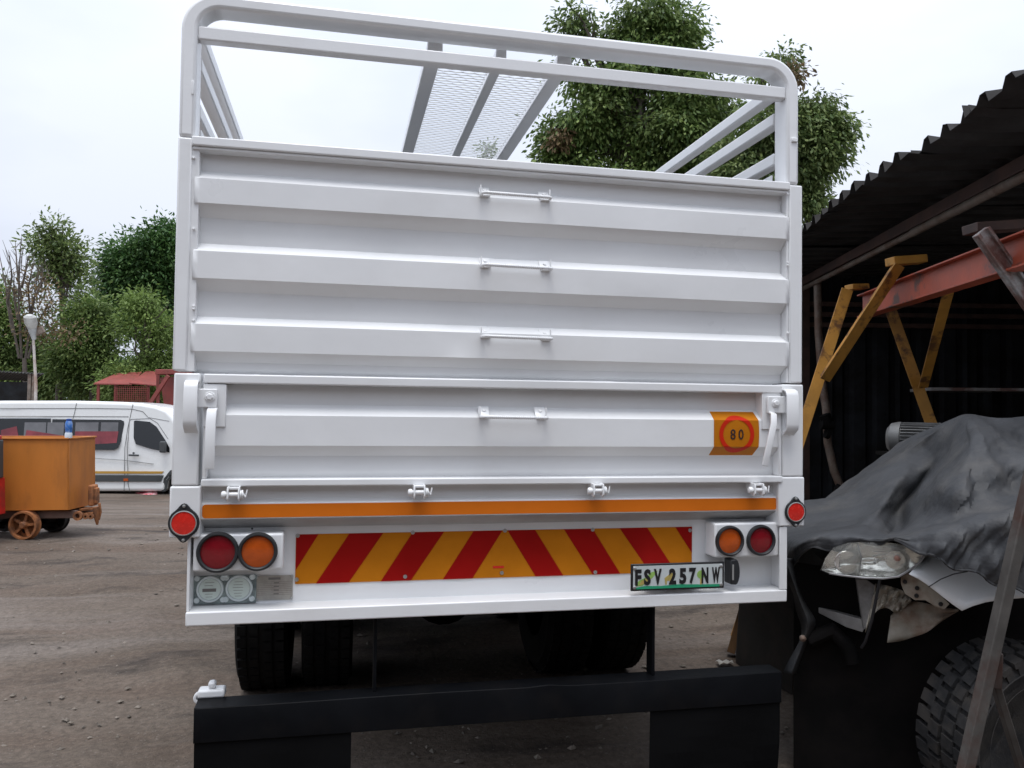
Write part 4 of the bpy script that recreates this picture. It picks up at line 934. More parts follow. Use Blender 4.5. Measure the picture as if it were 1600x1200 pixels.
for px, py in ((465, 837), (463.5, 905.5), (645, 832), (633, 901), (789, 829), (784, 895), (926, 827.5), (930, 894), (1078, 828.5)):
    MB().lathe([(.001, .003), (.004, .0035), (.0075, .003), (.008, 0)], W(px, py, CO - .001), (0, -1, 0), 14).build('screw', M['bolt'], chev, smooth=True)
a = W(770, 888, CO); MB().box((a.x, YR + CO - .0012, a.z), (a.x + .045, YR + CO - .0007, a.z + .009)).build('maker_mark', M['reflector'], chev)
# number plate
def text(s, name, m, loc, h, wscale, par, spacing=1.0, bold=.0, y_=None, narrow=None):
    cu = bpy.data.curves.new(name, 'FONT'); cu.body = s; cu.size = h / .73; cu.extrude = .0006; cu.offset = bold; cu.space_character = spacing; cu.align_x = 'CENTER'; cu.resolution_u = 3
    to = bpy.data.objects.new(name, cu); me = bpy.data.meshes.new_from_object(to); bpy.data.objects.remove(to)
    me.transform(Matrix.Rotation(math.radians(90), 4, 'X')); xs = [v.co.x for v in me.vertices]; zs = [v.co.z for v in me.vertices]
    w = (max(xs) - min(xs)); sc = wscale / w; mid = (max(xs) + min(xs)) / 2; hz = h / (max(zs) - min(zs)); zlo = min(zs)
    for v in me.vertices: v.co.x = (v.co.x - mid) * sc + loc[0]; v.co.z = (v.co.z - zlo) * hz + loc[2]; v.co.y += loc[1]
    me.materials.clear(); me.materials.append(m)
    o = bpy.data.objects.new(name, me); COL.objects.link(o); attach(o, par); return o
NO = -.008
a = W(986, 881.5, NO); b = W(1131.5, 919, NO); a2 = W(1131.5, 877.5, NO); b2 = W(986, 924, NO)
px0, px1 = a.x, b.x; pz1 = (a.z + a2.z) / 2; pz0 = (b.z + b2.z) / 2
npl = MB().box((px0, YR + NO, pz0), (px1, YR + NO + .008, pz1)).build('number_plate', M['ink'], TR, bevel=.003)
MB().box(((px0 + px1) / 2 - .12, YR + NO + .009, (pz0 + pz1) / 2 - .03), ((px0 + px1) / 2 + .12, YR + REC - .006, (pz0 + pz1) / 2 + .03)).build('plate_bracket', wm, npl)
ix0, ix1, iz0, iz1 = px0 + .009, px1 - .009, pz0 + .008, pz1 - .008
MB().box((ix0, YR + NO - .0012, iz0), (ix1, YR + NO - .0002, iz1)).build('plate_face', M['plate'], npl)
yp = YR + NO - .0014; H = iz1 - iz0; Wd = ix1 - ix0
def pz2(fx, fz): return Vector((ix0 + Wd * fx, yp, iz0 + H * fz))
MB().prism([pz2(.0, .0), pz2(1, .0), pz2(1, .10), pz2(.75, .12), pz2(.5, .16), pz2(.3, .11), pz2(.12, .13), pz2(0, .05)], (0, -.0004, 0)).build('green_band', M['plate_green'], npl)
MB().prism([pz2(.02, .12), pz2(.10, .14), pz2(.22, .50), pz2(.27, .78), pz2(.20, .72), pz2(.14, .50), pz2(.06, .36)], (0, -.0004, 0)).build('leaf_print', M['plate_lime'], npl)
MB().prism([pz2(.06, .16), pz2(.12, .22), pz2(.20, .46), pz2(.17, .48), pz2(.09, .36)], (0, -.0007, 0)).build('flower_print', M['plate_tan'], npl)
MB().prism([pz2(.355, .16), pz2(.37, .16), pz2(.375, .32), pz2(.40, .32), pz2(.405, .16), pz2(.42, .16), pz2(.43, .40), pz2(.455, .62), pz2(.42, .66), pz2(.37, .52), pz2(.345, .44)], (0, -.0004, 0)).build('animal_print', M['plate_tan'], npl)
MB().lathe([(.001, .0005), (.017, .0005), (.017, 0)], pz2(.755, .55), (0, -1, 0), 20).build('tree_print', M['plate_lime'], npl)
MB().prism([pz2(.745, .12), pz2(.765, .12), pz2(.765, .4), pz2(.745, .4)], (0, -.0004, 0)).build('tree_print', M['plate_tan'], npl)
ph = H * .70
for s, fx, fw in (('F', .055, .07), ('S', .155, .075), ('V', .27, .085), ('2', .435, .08), ('5', .55, .078), ('7', .66, .078), ('N', .80, .078), ('W', .925, .09)):
    text(s, 'plate_character', M['ink'], (ix0 + Wd * fx, yp - .0012, iz0 + H * .16), ph, Wd * fw, npl, bold=.0042)
for fx, fz in ((.015, .08), (.985, .08), (.015, .9), (.985, .9)):
    MB().lathe([(.001, .004), (.0045, .004), (.0075, .002), (.0075, 0)], pz2(fx, fz), (0, -1, 0), 14).build('screw', M['bolt'], npl, smooth=True)
# number plate lamp
a = W(1142, 874, .0); b = W(1156.5, 914, .0); zc_ = (a.z + b.z) / 2; hh = (a.z - b.z) / 2
pts = [Vector((a.x, YR + .0, zc_ + hh * .95)), Vector((a.x, YR, zc_ - hh * .95))] + [Vector((a.x + (b.x - a.x) * (.55 + .45 * math.cos(t)), YR, zc_ + hh * math.sin(t))) for t in [math.radians(-80 + 20 * k) for k in range(9)]]
pl_ = MB().prism(pts, (0, .06, 0)).build('plate_lamp', M['bezel'], TR, bevel=.004)
MB().box((a.x + .006, YR - .002, zc_ - hh * .6), (a.x + .013, YR + .001, zc_ + hh * .6)).build('plate_lamp_lens', M['galv'], pl_)
MB().box((a.x + .002, YR + .06, zc_ - .02), (a.x + .03, YR + REC - .001, zc_ + .02)).build('lamp_bracket', wm, pl_)
# speed sticker that follows the rib of the lower gate
sx0, sx1 = W(1115, 680, 0).x, W(1183.5, 680, 0).x
zs_top = zW(1150, 643.5, 0); zs_bot = zW(1150, 711.5, .03)
def rib_off(z):
    for (za, oa), (zb3, ob) in zip(lp, lp[1:]):
        if za >= z >= zb3: return oa + (ob - oa) * (za - z) / (za - zb3)
    return .05
def rowz(z, x): return Vector((x, YR + rib_off(z) - .0032, z))
zz = sorted({zs_top, zs_bot} | {z for z, _ in lp if zs_bot < z < zs_top}, reverse=True); zz2 = []
for z0_, z1__ in zip(zz, zz[1:]): zz2 += [z0_ + (z1__ - z0_) * k / 6 for k in range(6)]
zz2.append(zz[-1])
bulge = lambda z: .006 * math.sin(math.pi * (zs_top - z) / (zs_top - zs_bot))
st = MB().grid([[rowz(z, sx0 + (sx1 - sx0) * k / 8 + (0 if k < 8 else bulge(z))) for k in range(9)] for z in zz2]).build('speed_sticker', M['sheet_o'], TR, solid=.0006, label='square orange sticker with red ring and 80')
scx, scz = W(1150.5, 678.5).x, W(1150.5, 678.5).z; R1_, R2_ = .0785, .0605
rg = [[], [], [], [], [], [], []]
for k in range(145):
    a = 2 * math.pi * k / 144
    for q in range(7):
        R_ = R2_ + (R1_ - R2_) * q / 6; p = rowz(scz + R_ * math.sin(a) * .98, scx + R_ * math.cos(a)); p.y -= .0018; rg[q].append(p)
MB().grid(rg).build('sticker_ring', M['sheet_r2'], st, solid=.0003)
inkb = mat('brown black print', (.035, .014, .012), .45)
text('8', 'sticker_digit', inkb, (scx - .017, YR - .0045, scz - .022), .043, .023, st, bold=.0008); text('0', 'sticker_digit', inkb, (scx + .019, YR - .0045, scz - .022), .043, .023, st, bold=.0008)
# thin strip gasket between beam and plate, small holes
for px, py, o in ((394, 826, .07), (298, 949, .0)):
    MB().lathe([(.001, .002), (.004, .0015), (.004, 0)], W(px, py, REC - .001 if py > 900 else .055), (0, -1, 0), 10).build('screw', M['ink'], TR)

# underrun bumper, mud flaps, chassis, axles
a = W(303, 1107); b = W(1221, 1050); zB = (a.z + b.z) / 2; bxl, bxr = W(303, 1107).x, W(1221, 1051).x
rows = []
for j in range(61):
    x = bxl + (bxr - bxl) * j / 60; d = .008 * math.exp(-((x - .82) / .05) ** 2) + .003 * math.sin(x * 4)
    rows.append([Vector((x, YR + .098, zB + .002)), Vector((x, YR + .002, zB + d * .8)), Vector((x, YR, zB - .004 + d * .4)), Vector((x, YR + .0, zB - .125)), Vector((x, YR + .10, zB - .125)), Vector((x, YR + .098, zB + .002))])
MB().grid(rows).build('underrun_bumper', M['blackpaint'], TR, bevel=.002)
MB().box((bxl, YR + .001, zB - .12), (bxl + .006, YR + .097, zB - .001)).build('bumper_end', M['blackpaint'], TR)
fx = W(549, 1150).x; fx2 = W(1018, 1120).x
def flap(x0, x1):
    rows = [[Vector((x0 + (x1 - x0) * i / 10, YR + .012 + .02 * (j / 6) ** 2 + .006 * math.sin(i * .9 + j) * j / 6, zB - .122 - j * (zB - .17) / 6)) for i in range(11)] for j in range(7)]
    MB().grid(rows).build('mud_flap', M['flap'], TR, solid=.008)
flap(bxl + .002, fx); flap(fx2, bxr - .002)
for x in (W(586, 1020, .06).x, W(1000, 1000, .2).x):
    MB().box((x - .006, YR + .05, zB), (x + .006, YR + .11, zsb)).build('bumper_hanger', M['blackpaint'], TR)
wc = MB(); a = W(330, 1088, .12)
wc.box((a.x - .045, YR + .09, zB - .0), (a.x + .05, YR + .15, zB + .03)); wc.box((a.x - .01, YR + .10, zB + .03), (a.x + .016, YR + .14, zB + .055))
wco = wc.build('latch_casting', wm, TR, bevel=.008, seg=3); MB().lathe([(.010, -.01), (.022, -.01), (.022, .01), (.010, .01), (.010, -.01)], W(312, 1090, .11), (0, -1, 0), 18).build('eye', wm, wco, bevel=.003)
TX = .645
for s in (-1, 1):
    MB().box((TX + s * .43 - .04, YR + .12, .80), (TX + s * .43 + .04, YR + 9.3, 1.04)).build('chassis_rail', M['blackpaint'], TR)
for k in range(9): MB().box((xl + .04, YR + .16 + k * .85, 1.05), (xr - .04, YR + .24 + k * .85, 1.195)).build('cross_member', M['blackpaint'], TR)
MB().box((TX - .39, YR + .9, .82), (TX + .39, YR + .98, 1.0)).build('cross_member', M['blackpaint'], TR)
def axle(y, dual):
    R = .50
    for s in (-1, 1):
        for k in range(2 if dual else 1):
            xo = TX + s * (1.02 - k * .34)
            ty, rm = road_wheel(Vector((xo, y, R)), Vector((s, 0, 0)), R, .27, TR, .29, rm=M['blackpaint'], n=48)
            lg = MB()
            for q in range(48):
                aa = 2 * math.pi * q / 48
                for off in (-.095, -.035, .035, .095):
                    cc = Vector((xo + off, y + math.cos(aa + (off > 0) * .06) * R, R + math.sin(aa + (off > 0) * .06) * R)); rd = Vector((0, math.cos(aa), math.sin(aa)))
                    lg.obox(cc, Vector((.022, 0, 0)), Vector((0, -rd.z, rd.y)) * .026, rd * .006)
            lg.build('tread', M['rubber'], ty)
    MB().tube([(TX - .9, y, .5), (TX + .9, y, .5)], .075, 14).build('axle', M['blackmetal'], TR, smooth=True)
    if dual:
        MB().lathe([(.001, -.24), (.12, -.20), (.19, -.08), (.20, .04), (.12, .18), (.001, .2)], Vector((TX, y, .5)), (0, -1, 0), 20).build('differential', M['blackmetal'], TR, smooth=True)
        for s in (-1, 1):
            MB().tube([(TX + s * .46, y - .75, .80), (TX + s * .46, y - .35, .66), (TX + s * .46, y, .60), (TX + s * .46, y + .35, .66), (TX + s * .46, y + .75, .80)], .045, 8).build('leaf_spring', M['blackmetal'], TR)
            MB().tube([(TX + s * .60, y - .22, .42), (TX + s * .60, y - .3, 1.0)], .04, 10).build('shock_absorber', M['blackmetal'], TR, smooth=True)
axle(YR + 1.85, True); axle(YR + 8.1, False)
# spare wheel slung flat behind the axle, air tanks
road_wheel(Vector((TX - .05, YR + .95, .80)), Vector((0, 0, -1)), .46, .24, TR, .28, rm=M['blackpaint'])
for k in (-.30, .34): MB().lathe([(.001, -.32), (.10, -.30), (.125, -.26), (.125, .26), (.10, .30), (.001, .32)], Vector((TX + k * 2.2, YR + .62, .90)), (1, 0, 0), 20).build('air_tank', M['blackpaint'], TR, smooth=True)
axle(YR + 3.15, True)  # second rear axle, added so its wheels block light under the truck
MB().tube([(TX, YR + 2.1, .55), (TX, YR + 7, .75)], .05, 12).build('propshaft', M['blackmetal'], TR, smooth=True)
MB().lathe([(.001, -.5), (.28, -.5), (.30, -.47), (.30, .47), (.28, .5), (.001, .5)], Vector((TX + .85, YR + 5, .72)), (0, 1, 0), 24).build('fuel_tank', M['blackpaint'], TR, smooth=True)
# inner mud guards and hanging hoses behind the bumper
MB().box((W(310, 1000, 1.2).x + .42, YR + 1.15, .62), (W(310, 1000, 1.2).x + 1.05, YR + 1.17, .98)).build('mud_guard', M['flap'], TR)
MB().box((TX + .45, YR + 1.15, .62), (TX + 1.05, YR + 1.17, .98)).build('mud_guard', M['flap'], TR)
for x0, y0, z0 in ((TX - .2, .3, .9), (TX + .25, .5, .85)):
    MB().tube([(x0, YR + y0, z0), (x0 + .05, YR + y0 + .3, z0 - .18), (x0 + .15, YR + y0 + .9, z0 - .05)], .012, 8).build('air_hose', M['blackmetal'], TR, smooth=True)
# cab
cb0 = YR + TL + .25
cabp = [(cb0, .7), (cb0, 2.55), (cb0 + .5, 2.65), (cb0 + 1.2, 2.5), (cb0 + 1.65, 1.7), (cb0 + 1.75, 1.2), (cb0 + 1.75, .55), (cb0 + 1.0, .55), (cb0 + .9, 1.05), (cb0 + .2, 1.05), (cb0 + .1, .7)]
cabo = MB().prism([Vector((TX - 1.1, y, z)) for y, z in cabp], (2.2, 0, 0)).build('cab', wm, TR, bevel=.05, seg=3)
for s in (-1, 1):
    xx = TX + s * 1.101
    MB().prism([Vector((xx, y, z)) for y, z in ((cb0 + .45, 1.6), (cb0 + .45, 2.25), (cb0 + 1.15, 2.2), (cb0 + 1.42, 1.62))], (s * .004, 0, 0)).build('door_window', M['vglass'], cabo)

# ------------------------------------------------------------------ white car under the tarpaulin
DS = 3.08; hd = math.radians(10)
HEAD = (-RH * math.cos(hd) + FH * math.sin(hd)).normalized(); NRM = (FH * math.cos(hd) + RH * math.sin(hd)).normalized()   # NRM points away from the camera
WCc = P(1580, 1150, DS)
def S(px, py, v=0.0):                                                  # point on the car's near side plane moved v metres inward
    r = ray(px, py); return CAM + r * (((WCc - CAM).dot(NRM) + v) / r.dot(NRM))
M['carpaint'] = mat('white car paint', (.80, .81, .81), .25, var=.05, coat=.5, col2=(.35, .31, .27), c2amt=.25, c2scale=3, thr=(.5, .75))
M['primer'] = mat('dirty beige inner metal', (.32, .29, .24), .6, var=.3, vscale=7, col2=(.16, .07, .035), c2amt=.7, c2scale=5, thr=(.5, .64), bump=.3)
M['primer_dark'] = mat('dirty grey inner metal', (.30, .29, .28), .55, metal=.2, var=.35, vscale=9, col2=(.05, .04, .035), c2amt=.7)
M['offroad'] = mat('off-road tyre rubber', (.019, .019, .020), .8, spec=.3, var=.35, vscale=14, col2=(.07, .06, .05), c2amt=.4, c2scale=9, bump=.3, bscale=120)
M['alloy'] = mat('dull alloy', (.30, .30, .31), .4, metal=.6, var=.25, vscale=8)
car = thing('white_car', Vector((WCc.x, WCc.y, 0)), 'white damaged car without front bumper parked under a grey tarpaulin in the shed', 'car')
# fender: gently curved skin with its wheel arch
edge_lo = [(1420, 897), (1436, 905), (1452, 916), (1470, 930), (1488, 944), (1503, 954.5), (1520, 947), (1540, 941), (1565, 937), (1600, 934), (1660, 938), (1730, 960)]
edge_hi = [(1447, 866), (1462, 867), (1480, 869), (1500, 871), (1520, 873), (1540, 875), (1560, 877), (1580, 878), (1605, 880), (1640, 882), (1690, 885), (1740, 888)]
def lerp2(a, b, t): return (a[0] + (b[0] - a[0]) * t, a[1] + (b[1] - a[1]) * t)
def skin(lo, hi, c0, c1, nm, m, bulge=.006, par=car, sm=True):
    rows = []
    for k in range(7):
        t = k / 6; rows.append([S(*lerp2(l, h, t), c0 + (c1 - c0) * t ** 1.3 - bulge * math.sin(t * math.pi)) for l, h in zip(lo, hi)])
    return MB().grid(rows).build(nm, m, par, smooth=sm, solid=.004)
fen = skin(edge_lo, edge_hi, .0, .15, 'fender', M['carpaint'])
MB().tube([S(1451, 917, -.006), S(1470, 905, -.018), S(1490, 897, -.010), S(1512, 893, .002)], .0022, 5).build('panel_gap', M['ink'], fen)
hoodp = [[S(1335 + 42 * i, 852 + 2.5 * i, .16 + .02 * math.sin(i) + j * .28) + Vector((0, 0, .05 * math.sin(j / 5 * math.pi) + .0 * j)) for i in range(9)] for j in range(6)]
MB().grid(hoodp).build('bonnet', M['carpaint'], car, smooth=True, solid=.01)
# headlamp: shell, chrome bowls, clear-ish lens
hl = [(1283, 890), (1290, 872), (1302, 856), (1325, 848), (1362, 846), (1400, 849), (1426, 856), (1444, 868), (1436, 880), (1418, 893), (1404, 901), (1380, 904), (1350, 903), (1315, 899), (1296, 896)]
cxh, cyh = 1358, 877
def hp(x, y, v): # headlamp curves round the nose toward its left end
    return S(x, y, v + .16 * max(0, (1446 - x) / 165) ** 1.7)
def fan(poly, v, nm, m, dome, par, rings=5, solid=.003):
    rows = []
    for k in range(rings + 1):
        t = k / rings; rows.append([hp(cxh + (x - cxh) * t, cyh + (y - cyh) * t, v - dome * (1 - t * t)) for x, y in poly + poly[:1]])
    return MB().grid(rows[1:]).add([hp(cxh, cyh, v - dome)] + rows[1], [(0, i + 1, i + 2) for i in range(len(poly))]).build(nm, m, par, smooth=True, solid=solid)
chrome = mat('headlamp reflector', (.80, .80, .76), .16, metal=.8, var=.3, vscale=11, bump=.35, bscale=26, bdist=.01)
hlens = bpy.data.materials.new('yellowed clear lens'); hlens.use_nodes = True
_b = hlens.node_tree.nodes['Principled BSDF']; _b.inputs['Base Color'].default_value = (.95, .95, .91, 1); _b.inputs['Roughness'].default_value = .08; _b.inputs['Transmission Weight'].default_value = .93; _b.inputs['IOR'].default_value = 1.2
shell = fan([(x + (x - cxh) * .03, y + (y - cyh) * .08) for x, y in hl], .06, 'headlamp', M['blackmetal'], -.03, car)
fan([(x - (x - cxh) * .03, y - (y - cyh) * .05) for x, y in hl], .045, 'reflector_bowl', chrome, -.045, shell)
fan(hl, .02, 'lens', hlens, .012, shell)
for (x, y, r_, mm) in ((1322, 878, .045, chrome), (1398, 874, .036, chrome)):
    MB().lathe([(r_ * .25, -.03), (r_ * .7, -.02), (r_ * .95, .0), (r_, .01), (r_ * 1.04, .008)], hp(x, y, .035), -NRM, 24).build('reflector_bowl', mm, shell, smooth=True)
MB().lathe([(.001, .010), (.009, .006), (.013, -.006)], hp(1403, 873, .02), -NRM, 14).build('amber_bulb', mat('brick red bulb', (.35, .10, .05), .3, var=.2), shell, smooth=True)
MB().tube([hp(x, y, .012) for x, y in [(1296, 896), (1315, 899), (1350, 903), (1380, 904), (1404, 901), (1418, 893), (1436, 880), (1444, 868)]], .0045, 6).build('lens_edge', M['alloy'], shell, smooth=True)
MB().tube([hp(1342, 897, .02), hp(1346, 872, .01), hp(1340, 850, .02)], .003, 6).build('divider', M['alloy'], shell, smooth=True)
for k in range(4): MB().tube([hp(1364, 862 + k * 5, .03), hp(1385, 861 + k * 5, .028), hp(1405, 862 + k * 5, .03)], .0018, 5).build('lens_flute', M['alloy'], shell)
# bare metal below the lamp
def plate(poly, v0, v1, nm, m, t=.006, par=car, bend=0):
    cx = sum(p[0] for p in poly) / len(poly); xs_ = [p[0] for p in poly]; sp_ = max(xs_) - min(xs_)
    pts = [S(x, y, v0 + (v1 - v0) * (max(xs_) - x) / sp_) for x, y in poly]
    return MB().prism(pts, NRM * t).build(nm, m, par, bevel=.002)
br = plate([(1408, 898), (1420, 895), (1436, 902), (1452, 915), (1468, 928), (1484, 944), (1476, 952), (1462, 948), (1446, 938), (1430, 938), (1414, 928), (1408, 912)], .06, .10, 'fender_bracket', M['primer'])
for x, y in ((1414, 909), (1433, 919), (1432, 931), (1470, 944)): MB().lathe([(.001, .004), (.008, .003), (.009, 0)], S(x, y, .052 + .05 * (1484 - x) / 76 * .8), -NRM, 12).build('bolt', M['ink'], br)
plate([(1276, 948), (1300, 955), (1348, 968), (1352, 978), (1348, 988), (1322, 980), (1295, 966), (1276, 956)], .30, .42, 'bumper_beam', M['primer_dark'], .05)
plate([(1290, 915), (1345, 925), (1350, 964), (1300, 950), (1288, 930)], .45, .5, 'radiator_mount', M['blackmetal'], .03)
plate([(1338, 905), (1352, 904), (1372, 918), (1360, 975), (1350, 984), (1346, 960)], .20, .24, 'cross_bar', M['primer_dark'], .02)
# crumpled inner panel and torn liner
def patch(top, bot, v, nm, m, amp, n=7, f=1.0):
    top = dense(top, 4); bot = dense(bot, 4); rows = []
    for j in range(n + 1):
        t = j / n; rows.append([S(*lerp2(a_, b_, t), v + amp * math.sin(i * .9 * f + 2.2 * math.sin(j * .8)) + amp * .6 * math.sin(i * 2.3 * f - j * 1.3)) for i, (a_, b_) in enumerate(zip(top, bot))])
    return MB().grid(rows).build(nm, m, car, smooth=True, solid=.003)
def catmull(p0, p1, p2, p3, t):
    return tuple(.5 * (2 * b + (-a + c) * t + (2 * a - 5 * b + 4 * c - d) * t * t + (-a + 3 * b - 3 * c + d) * t ** 3) for a, b, c, d in zip(p0, p1, p2, p3))
def dense(pts, k):
    o = []; n = len(pts)
    for i in range(n - 1):
        for j in range(k): o.append(catmull(pts[max(i - 1, 0)], pts[i], pts[i + 1], pts[min(i + 2, n - 1)], j / k))
    return o + [pts[-1]]
patch([(1368, 912), (1382, 914), (1396, 918), (1408, 922), (1418, 930), (1424, 938)], [(1352, 988), (1362, 964), (1374, 952), (1387, 950), (1399, 958), (1408, 954)], .16, 'crumpled_panel', M['primer'], .016)
patch([(1392, 962), (1408, 946), (1428, 940), (1452, 944), (1476, 950), (1497, 952)], [(1386, 1004), (1404, 1002), (1422, 997), (1448, 988), (1472, 970), (1498, 954)], .20, 'wheel_arch_liner', M['primer'], .008, f=.5)
rows = [[S(x, y + j * 60, .42) for x, y in ((1240, 878), (1290, 885), (1400, 905), (1520, 930), (1640, 930), (1760, 950))] for j in range(8)]
MB().grid(rows).build('inner_wing', M['blackmetal'], car, solid=.01)
MB().tube([S(1375, 905, .1), S(1368, 940, .1), S(1362, 970, .11), S(1352, 1003, .12), S(1346, 1012, .14)], .006, 8).build('wiring_loom', M['ink'], car, smooth=True)
MB().tube([S(1262, 1000, .35), S(1300, 985, .35), S(1325, 1010, .34), S(1332, 1035, .34)], .035, 10).build('intake_hose', M['blackmetal'], car, smooth=True)
MB().lathe([(.001, .02), (.006, .018), (.014, .01), (.014, 0)], S(1254, 997, .3), -NRM, 12).build('tow_bolt', M['pipe'], car, smooth=True)
# wheel: sidewall, chunky lugs, alloy rim with spokes
Rw = .352; ax = -NRM; c = S(1588, 1150, .13)
steer = Matrix.Rotation(math.radians(24), 3, 'Z'); ax = steer @ ax
wt = MB().lathe([(.215, -.12), (.30, -.128), (.335, -.11), (.345, -.06), (.345, .06), (.335, .11), (.30, .128), (.25, .125), (.215, .105), (.21, .0), (.215, -.12)], c, ax, 60).build('tyre', M['offroad'], car, smooth=True)
wt['label'] = 'chunky off-road tyre'
u0 = ax.orthogonal().normalized(); w0 = ax.cross(u0); lg = MB()
for q in range(34):
    for ring_, (off, wdt, ph_) in enumerate(((.097, .034, 0), (.035, .026, .5), (-.035, .026, 0), (-.097, .034, .5))):
        aa = 2 * math.pi * (q + ph_) / 34; rd = u0 * math.cos(aa) + w0 * math.sin(aa); tg = ax.cross(rd)
        lg.obox(c + ax * off + rd * (.352 if abs(off) < .05 else .345), ax * wdt + tg * .006, tg * .023, rd * .011)
    aa = 2 * math.pi * q / 34; rd = u0 * math.cos(aa) + w0 * math.sin(aa); tg = ax.cross(rd)
    lg.obox(c + ax * .124 + rd * .318, ax * .006, tg * .016, rd * .022)
lg.build('tread_lug', M['offroad'], wt, bevel=0, kind='stuff')
lgx = MB()
lgx.lathe([(.298, .130), (.302, .132), (.306, .130)], c, ax, 60); lgx.lathe([(.248, .128), (.252, .131), (.256, .128)], c, ax, 60); lgx.build('sidewall_ring', M['offroad'], wt, smooth=True)
rim = MB().lathe([(.218, .105), (.214, .112), (.205, .108), (.195, .085), (.19, .0), (.001, -.02)], c, ax, 48).build('rim', M['alloy'], car, smooth=True)
for q in range(6):
    aa = 2 * math.pi * q / 6 + .3; rd = u0 * math.cos(aa) + w0 * math.sin(aa); tg = ax.cross(rd)
    MB().prism([c + ax * .075 + rd * .05 + tg * .02, c + ax * .09 + rd * .195 + tg * .014, c + ax * .09 + rd * .195 - tg * .014, c + ax * .075 + rd * .05 - tg * .02], ax * .018).build('spoke', M['alloy'], rim, bevel=.004)
MB().lathe([(.001, .10), (.03, .098), (.05, .085), (.052, .03)], c, ax, 24).build('hub_cap', M['alloy'], rim, smooth=True)
# rest of the car, beyond the frame and under the tarpaulin
def SB(u, v, z): q = WCc - HEAD * u + NRM * v; return Vector((q.x, q.y, z))
bodyp = [(.55, .35), (.55, 1.02), (1.0, 1.06), (1.45, 1.55), (1.9, 1.68), (3.2, 1.66), (3.9, 1.05), (3.95, .45)]
bd = MB().prism([SB(u, .12, z) for u, z in bodyp], NRM * 1.5).build('body', M['carpaint'], car, bevel=.04, seg=3)
MB().prism([SB(1.15, .115, 1.08), SB(1.5, .115, 1.5), SB(1.95, .115, 1.6), SB(1.95, .115, 1.08)], NRM * .01).build('door_window', M['vglass'], bd)
MB().prism([SB(-.55, .62, .42), SB(.6, .62, .42), SB(.6, .62, .95), SB(-.55, .62, .95)], NRM * .75).build('engine', M['blackmetal'], car, bevel=.05)
c2 = SB(0.05, 1.5, .36); road_wheel(c2, NRM, .36, .24, car, .2); road_wheel(SB(2.75, .1, .36), -NRM, .36, .24, car, .2); road_wheel(SB(2.75, 1.5, .36), NRM, .36, .24, car, .2)

# ------------------------------------------------------------------ tarpaulin
M['tarp'] = mat('dusty grey tarpaulin', (.044, .046, .050), .6, spec=.3, var=.35, vscale=2.6, col2=(.095, .090, .084), c2amt=.6, c2scale=4, thr=(.48, .68), bump=.8, bscale=9, bdist=.02)
ctrl = [  # rows from the ridge to the hem: (px, py, distance)
 [(1205, 792, 4.45), (1262, 784, 4.40), (1330, 773, 4.35), (1386, 734, 4.30), (1440, 693, 4.25), (1482, 661, 4.15), (1512, 648, 4.05), (1560, 654, 3.95), (1620, 650, 3.9), (1700, 648, 3.8)],
 [(1205, 806, 4.30), (1262, 800, 4.22), (1335, 790, 4.15), (1392, 757, 4.05), (1446, 722, 4.18), (1484, 696, 4.00), (1524, 672, 3.74), (1572, 680, 3.72), (1625, 684, 3.7), (1705, 690, 3.6)],
 [(1208, 822, 4.12), (1262, 817, 4.02), (1338, 808, 3.92), (1380, 786, 3.90), (1424, 764, 4.16), (1462, 738, 3.98), (1512, 716, 3.52), (1580, 722, 3.50), (1630, 728, 3.5), (1705, 740, 3.4)],
 [(1212, 836, 3.98), (1260, 832, 3.86), (1325, 824, 3.70), (1366, 808, 3.72), (1402, 800, 4.02), (1436, 780, 3.78), (1492, 762, 3.38), (1575, 764, 3.42), (1635, 770, 3.3), (1708, 785, 3.2)],
 [(1218, 852, 3.88), (1258, 840, 3.64), (1310, 830, 3.46), (1368, 832, 3.50), (1402, 832, 3.70), (1440, 822, 3.48), (1505, 808, 3.26), (1578, 792, 3.24), (1635, 790, 3.12), (1708, 800, 3.05)],
 [(1222, 872, 3.80), (1256, 848, 3.50), (1300, 838, 3.38), (1360, 839, 3.30), (1404, 841, 3.22), (1441, 833, 3.16), (1503, 818, 3.06), (1576, 801, 3.00), (1635, 800, 2.96), (1708, 812, 2.95)],
 [(1224, 884, 3.77), (1258, 855, 3.48), (1296, 848, 3.38), (1361, 842, 3.26), (1408, 845, 3.16), (1441, 848, 3.10), (1492, 852, 3.02), (1556, 856, 2.97), (1618, 868, 2.94), (1708, 884, 2.93)],
 [(1226, 896, 3.74), (1259, 861, 3.48), (1292, 857, 3.40), (1362, 846, 3.27), (1412, 849, 3.15), (1440, 862, 3.09), (1478, 879, 3.03), (1530, 898, 2.99), (1600, 926, 2.96), (1708, 955, 2.95)]]
def catmull(p0, p1, p2, p3, t):
    return tuple(.5 * (2 * b + (-a + c) * t + (2 * a - 5 * b + 4 * c - d) * t * t + (-a + 3 * b - 3 * c + d) * t ** 3) for a, b, c, d in zip(p0, p1, p2, p3))
def dense(pts, k):
    o = []; n = len(pts)
    for i in range(n - 1):
        for j in range(k): o.append(catmull(pts[max(i - 1, 0)], pts[i], pts[i + 1], pts[min(i + 2, n - 1)], j / k))
    return o + [pts[-1]]
KX, KY = 14, 10
rows_ = [dense(r, KX) for r in ctrl]; cols = [dense([r[i] for r in rows_], KY) for i in range(len(rows_[0]))]
gr = []
nr = len(cols[0]); nc = len(cols)
